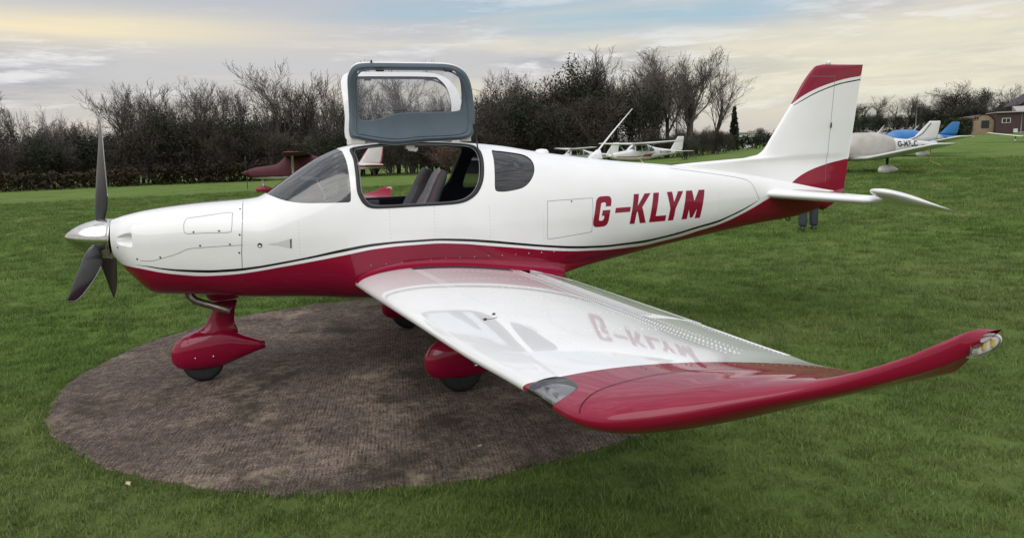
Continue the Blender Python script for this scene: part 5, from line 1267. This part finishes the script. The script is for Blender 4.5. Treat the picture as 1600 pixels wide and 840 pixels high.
mb = MB(); mb.box((0, 1.5, 1.6), (3.0, 3, 3.2)); mb.build('wall', ['red_brick'], shed, False); mb = MB(); mb.add([(-1.8, -.3, 3.2), (1.8, -.3, 3.2), (1.8, 3.3, 4.4), (-1.8, 3.3, 4.4), (-1.8, 3.3, 3.2), (1.8, 3.3, 3.2)], [(0, 1, 2, 3), (4, 5, 1, 0), (0, 3, 4), (1, 5, 2), (3, 2, 5, 4)]); mb.build('roof', ['pale_roof'], shed, False)
cot = building('white_cottage', pol(44.0, 186, -.9), R(-40), 'white gabled cottage wall showing among far trees right of the fin', 'cottage')
mb = MB(); gp = [(-.9, 0), (.9, 0), (.9, 6.6), (0, 7.4), (-.9, 6.6)]; mb.rings([[(x, y, z) for x, z in gp] for y in (0, 5)]); mb.build('wall', ['white_wall'], cot, False)
mb = MB(); mb.rings([[(-1.1, y, 6.52), (0, y, 7.52), (1.1, y, 6.52), (1.1, y, 6.36), (0, y, 7.41), (-1.1, y, 6.36)] for y in (-.05, 5.2)]); mb.build('roof', ['slate'], cot, False)
for az, lab, wd in ((34.1, 'left of two low white sheds behind the dark clipped hedge', 3.4), (35.8, 'right of two low white sheds behind the dark clipped hedge', 2.6)):
    sh = building('white_shed', pol(az, 140), R(-30), lab, 'shed'); mb = MB(); mb.box((0, 1.5, 1.3), (wd, 3, 2.6)); mb.build('wall', ['white_wall'], sh, False)
    mb = MB(); mb.box((0, 1.5, 2.72), (wd + .5, 3.6, .22)); mb.build('roof', ['pale_roof'], sh, False); window(sh, 0, 1.6, 1.0, .8, 0, 2)
lp = building('lamp_post', pol(46.7, 150), 0, 'thin grey lamp post beside the parked cars', 'lamp post')
mb = MB(); mb.tube([(0, 0, 0), (0, 0, 5.0)], [.09, .05], 8); mb.build('pole', ['concrete_post'], lp); mb = MB(); mb.tube([(0, 0, 5.0), (.3, 0, 5.15), (.8, 0, 5.15)], .05, 6); mb.box((.9, 0, 5.12), (.4, .18, .1)); mb.build('lamp_head', ['concrete_post'], lp)
def car(az, r, rz, mat, label):
    e = building('parked_car', pol(az, r), rz, label, 'car'); e['group'] = 'cars parked beyond the field'
    prof = [(-2.05, .45), (-2.1, .75), (-1.95, .92), (-1.25, .98), (-.55, 1.42), (.85, 1.45), (1.6, 1.0), (2.0, .92), (2.1, .6), (2.05, .35), (-2.0, .32)]
    def ring(y, k): return [(x, y, .32 + (z - .32) * k if z > 1.0 else z) for x, z in prof]
    mb = MB(); mb.rings([ring(-.82, 1), ring(.82, 1)]); bd = bevel(mb.build('body', [mat], e, False), .06, 2)
    for y in (-.83, .83):
        mb = MB(); mb.add([(-.95, y, .98), (-.5, y, 1.36), (.05, y, 1.38), (.05, y, .98)], [(0, 1, 2, 3)]); mb.build('side_window', ['dark_glass_far'], e, False)
        mb = MB(); mb.add([(.12, y, .98), (.12, y, 1.38), (.8, y, 1.38), (1.35, y, 1.0)], [(0, 1, 2, 3)]); mb.build('side_window', ['dark_glass_far'], e, False)
        for x in (-1.3, 1.3): mb = MB(); mb.tube([(x, y - .1, .32), (x, y + .02 * (1 if y > 0 else -1), .32)], .32, 16); mb.build('wheel', ['rubber'], e)
    mb = MB(); mb.add([(-1.28, -.7, 1.0), (-.58, -.62, 1.40), (-.58, .62, 1.40), (-1.28, .7, 1.0)], [(0, 1, 2, 3)]); o = mb.build('windscreen', ['dark_glass_far'], e, False); o.location = (-.015, 0, .02)
simple('car_silver', (.42, .43, .45), .3, metal=.3, coat=.5); simple('car_dark', (.03, .032, .036), .3, coat=.5)
car(43.6, 150, R(-70), 'car_dark', 'dark car just right of the tail fin beyond the field')
car(45.0, 148, R(-50), 'car_silver', 'silver car parked left of the thin lamp post')
car(46.1, 146, R(-35), 'white_far', 'white car parked beside the thin lamp post')

# person standing behind the tail, back turned, only the lower legs in view
def person(loc, rz, label):
    e = empty('person', loc, rz); tag(e, label, 'person')
    Vb = [(0, 0, .95), (0, 0, 1.18), (0, -.01, 1.40), (0, .01, 1.50), (0, .03, 1.62), (0, .035, 1.70),
          (-.17, 0, 1.42), (-.24, -.02, 1.16), (-.25, .06, .92), (-.25, .09, .84), (.17, 0, 1.42), (.24, .0, 1.16), (.26, .08, .93), (.26, .11, .85),
          (-.09, 0, .90), (-.10, -.06, .50), (-.11, -.12, .14), (-.12, -.12, .09), (.09, 0, .90), (.11, .07, .50), (.12, .05, .14), (.125, .06, .09)]
    Eb = [(0, 1), (1, 2), (2, 3), (3, 4), (4, 5), (2, 6), (6, 7), (7, 8), (8, 9), (2, 10), (10, 11), (11, 12), (12, 13), (0, 14), (14, 15), (15, 16), (16, 17), (0, 18), (18, 19), (19, 20), (20, 21)]
    rad = [(.16, .12), (.15, .11), (.17, .11), (.06, .06), (.085, .095), (.07, .085), (.065, .065), (.05, .05), (.038, .038), (.045, .025), (.065, .065), (.05, .05), (.038, .038), (.045, .025),
           (.105, .11), (.085, .085), (.080, .085), (.072, .08), (.105, .11), (.085, .09), (.080, .085), (.072, .08)]
    me = bpy.data.meshes.new('body'); me.from_pydata(Vb, Eb, []); o = bpy.data.objects.new('body', me); COL.objects.link(o)
    md = o.modifiers.new('skin', 'SKIN')
    if not me.skin_vertices: 
        bm = bmesh.new(); bm.from_mesh(me); bm.verts.layers.skin.verify(); bm.to_mesh(me); bm.free()
    for sv, r in zip(me.skin_vertices[0].data, rad): sv.radius = r
    me.skin_vertices[0].data[0].use_root = True
    o.modifiers.new('sub', 'SUBSURF').levels = 2; o.modifiers['sub'].render_levels = 2
    dg = bpy.context.evaluated_depsgraph_get(); m2 = bpy.data.meshes.new_from_object(o.evaluated_get(dg)); bpy.data.objects.remove(o)
    for k in ('trouser', 'jacket', 'shoe', 'skin', 'hair'): m2.materials.append(MATS[k])
    for p_ in m2.polygons:
        z = p_.center.z; x = p_.center.x; p_.use_smooth = True
        p_.material_index = 2 if z < .085 else 0 if (z < .98 and abs(x) < .21) else 3 if (z < .90 or z > 1.50) else 1
        if z > 1.64 or (z > 1.56 and p_.center.y < .0): p_.material_index = 4
    b = bpy.data.objects.new('body', m2); link(b, e)
    for x, y in ((-.12, -.13), (.125, .07)):
        mb = MB(); mb.rings([[(x + w * math.cos(a), y + dy, h * (.5 + .5 * math.sin(a))) for a in np.linspace(0, 2 * math.pi, 13)[:-1]] for dy, w, h in ((-.09, .02, .05), (-.08, .042, .10), (0, .046, .11), (.08, .05, .085), (.16, .05, .06), (.19, .02, .03))]); mb.build('shoe', ['shoe'], e)
    return e
pe = person((11.2, 5.5, float(terrain(11.2, 5.5))), R(-30), 'person in dark trousers and shoes walking behind the tail')

# ================================================================== grass in front
grng = np.random.default_rng(5)
def clump(seed, n, rad, h):
    rng = np.random.default_rng(seed); V, F = [], []
    for i in range(n):
        a, q = rng.uniform(0, 6.28), rad * math.sqrt(rng.uniform()); b = np.array([q * math.cos(a), q * math.sin(a), -.012]); hh = h * rng.uniform(.45, 1.15); w = rng.uniform(.0013, .0026)
        la = rng.uniform(0, 6.28); lean = np.array([math.cos(la), math.sin(la), 0]) * hh * rng.uniform(.1, .75); sd = np.array([-math.sin(la + rng.normal(0, .6)), math.cos(la), 0]) * w; k = len(V)
        for t, ww in ((0, 1), (.5, .85)):
            c = b + lean * t * t + np.array([0, 0, hh * t]); V += [c - sd * ww, c + sd * ww]
        V.append(b + lean + np.array([0, 0, hh * .93])); F += [(k, k + 1, k + 3, k + 2), (k + 2, k + 3, k + 4)]
    return raw_mesh('grass_clump', np.array(V), F, 'grass_blade')
gcol = bpy.data.collections.new('grass_clumps')
for i in range(5): gcol.objects.link(bpy.data.objects.new('grass_clump', clump(40 + i, 40, .075, .036 + .006 * i)))
pts, scl, rot = [], [], []
def scatter(n, r0, r1, pw, a0, a1):
    q = grng.uniform(0, 1, n); k = 2 - pw
    r = (r0 ** k + q * (r1 ** k - r0 ** k)) ** (1 / k); a = np.radians(grng.uniform(a0, a1, n))
    x, y = VIEW[0] + r * np.sin(a), VIEW[1] + r * np.cos(a); d = np.hypot(x - DC[0], y - DC[1]); ok = d > DR + .035 + np.abs(grng.normal(0, .03, n))
    pts.append(np.stack([x, y, terrain(x, y)], -1)[ok]); s = np.maximum(1, (r / 4.5) ** .55) * grng.uniform(.65, 1.25, n); scl.append(s[ok])
scatter(9000, 1.3, 4.5, 0.0, -80, 120); scatter(62000, 4.5, 48, 1.55, -55, 95)
th = grng.uniform(0, 6.28, 3600); rr_ = DR - .012 + np.abs(grng.normal(.0, .038, 3600)) + .018 * np.sin(th * 9 + 1) * np.sin(th * 23); x, y = DC[0] + rr_ * np.cos(th), DC[1] + rr_ * np.sin(th)
pts.append(np.stack([x, y, terrain(x, y)], -1)); scl.append(grng.uniform(.4, .8, 3600))
pts = np.concatenate(pts); scl = np.concatenate(scl)
gm = bpy.data.meshes.new('grass'); gm.from_pydata([tuple(p) for p in pts], [], [])
at = gm.attributes.new('scl', 'FLOAT', 'POINT'); at.data.foreach_set('value', scl.astype(np.float32))
at = gm.attributes.new('rz', 'FLOAT', 'POINT'); at.data.foreach_set('value', grng.uniform(0, 6.28, len(pts)).astype(np.float32))
grass = bpy.data.objects.new('grass', gm); link(grass); tag(grass, 'short green grass growing round the concrete stand', 'grass', kind='stuff')
ng_ = bpy.data.node_groups.new('grass_scatter', 'GeometryNodeTree')
ng_.interface.new_socket('Geometry', in_out='INPUT', socket_type='NodeSocketGeometry'); ng_.interface.new_socket('Geometry', in_out='OUTPUT', socket_type='NodeSocketGeometry')
N, L = ng_.nodes, ng_.links
gi, go = N.new('NodeGroupInput'), N.new('NodeGroupOutput'); ci = N.new('GeometryNodeCollectionInfo'); ci.inputs['Collection'].default_value = gcol; ci.inputs['Separate Children'].default_value = True; ci.inputs['Reset Children'].default_value = True
ip = N.new('GeometryNodeInstanceOnPoints'); ip.inputs['Pick Instance'].default_value = True
a1 = N.new('GeometryNodeInputNamedAttribute'); a1.data_type = 'FLOAT'; a1.inputs['Name'].default_value = 'scl'
a2 = N.new('GeometryNodeInputNamedAttribute'); a2.data_type = 'FLOAT'; a2.inputs['Name'].default_value = 'rz'
cx = N.new('ShaderNodeCombineXYZ'); ri = N.new('FunctionNodeRandomValue'); ri.data_type = 'INT'; ri.inputs['Min'].default_value = 0; ri.inputs['Max'].default_value = 4
for s in ri.inputs:
    if s.name == 'Max' and s.type == 'INT': s.default_value = 4
L.new(gi.outputs[0], ip.inputs['Points']); L.new(ci.outputs[0], ip.inputs['Instance']); L.new(a2.outputs[0], cx.inputs[2]); L.new(cx.outputs[0], ip.inputs['Rotation']); L.new(a1.outputs[0], ip.inputs['Scale'])
L.new([s for s in ri.outputs if s.type == 'INT'][0], ip.inputs['Instance Index'])
L.new(ip.outputs[0], go.inputs[0])
grass.modifiers.new('scatter', 'NODES').node_group = ng_
# fallen leaves lying on the turf
simple('leaf_orange', (.24, .07, .02), .7, vary=.3, vscale=60); simple('leaf_pale', (.42, .36, .22), .7, vary=.2, vscale=60)
lv = [(9.1, 2.3, 'orange', 'orange fallen leaf on the grass below the rear fuselage'), (7.6, 1.4, 'pale', 'pale fallen leaf on the grass just beneath the rear fuselage'), (6.2, -1.2, 'orange', 'orange fallen leaf on the grass beyond the wing tip'), (10.5, .6, 'pale', 'pale fallen leaf on the grass below the elevator tip'),
      (.6, -1.9, 'pale', 'pale scrap near the front left edge of the concrete stand'), (2.5, -2.1, 'pale', 'pale fallen leaf near the front edge of the concrete stand'), (8.9, -1.4, 'pale', 'pale fallen leaf on the grass at the right of the raised wing tip'), (12.6, 1.5, 'pale', 'pale fallen leaf on the grass far right of the elevator')]
for i, (x, y, c, lab) in enumerate(lv):
    on = math.hypot(x - DC[0], y - DC[1]) < DR; z = .006 if on else float(terrain(x, y)) + .04
    pr = [(-.05, 0), (-.025, .022), (.01, .028), (.04, .012), (.062, 0), (.04, -.014), (.008, -.026), (-.026, -.02)]
    mb = MB(); mb.add([(px_, py_, .010 * math.sin(px_ * 60)) for px_, py_ in pr] + [(px_, py_, .002 + .010 * math.sin(px_ * 60)) for px_, py_ in pr], [tuple(reversed(range(8))), tuple(range(8, 16))] + [(k, (k + 1) % 8, 8 + (k + 1) % 8, 8 + k) for k in range(8)])
    o = mb.build('fallen_leaf', ['leaf_' + c], None, False); o.location = (x, y, z); o.rotation_euler = (.2, .1, i * 1.3); o.scale = (.5, .5, .5) if not on else (.33, .33, .33)
    tag(o, lab, 'leaf', 'fallen leaves')
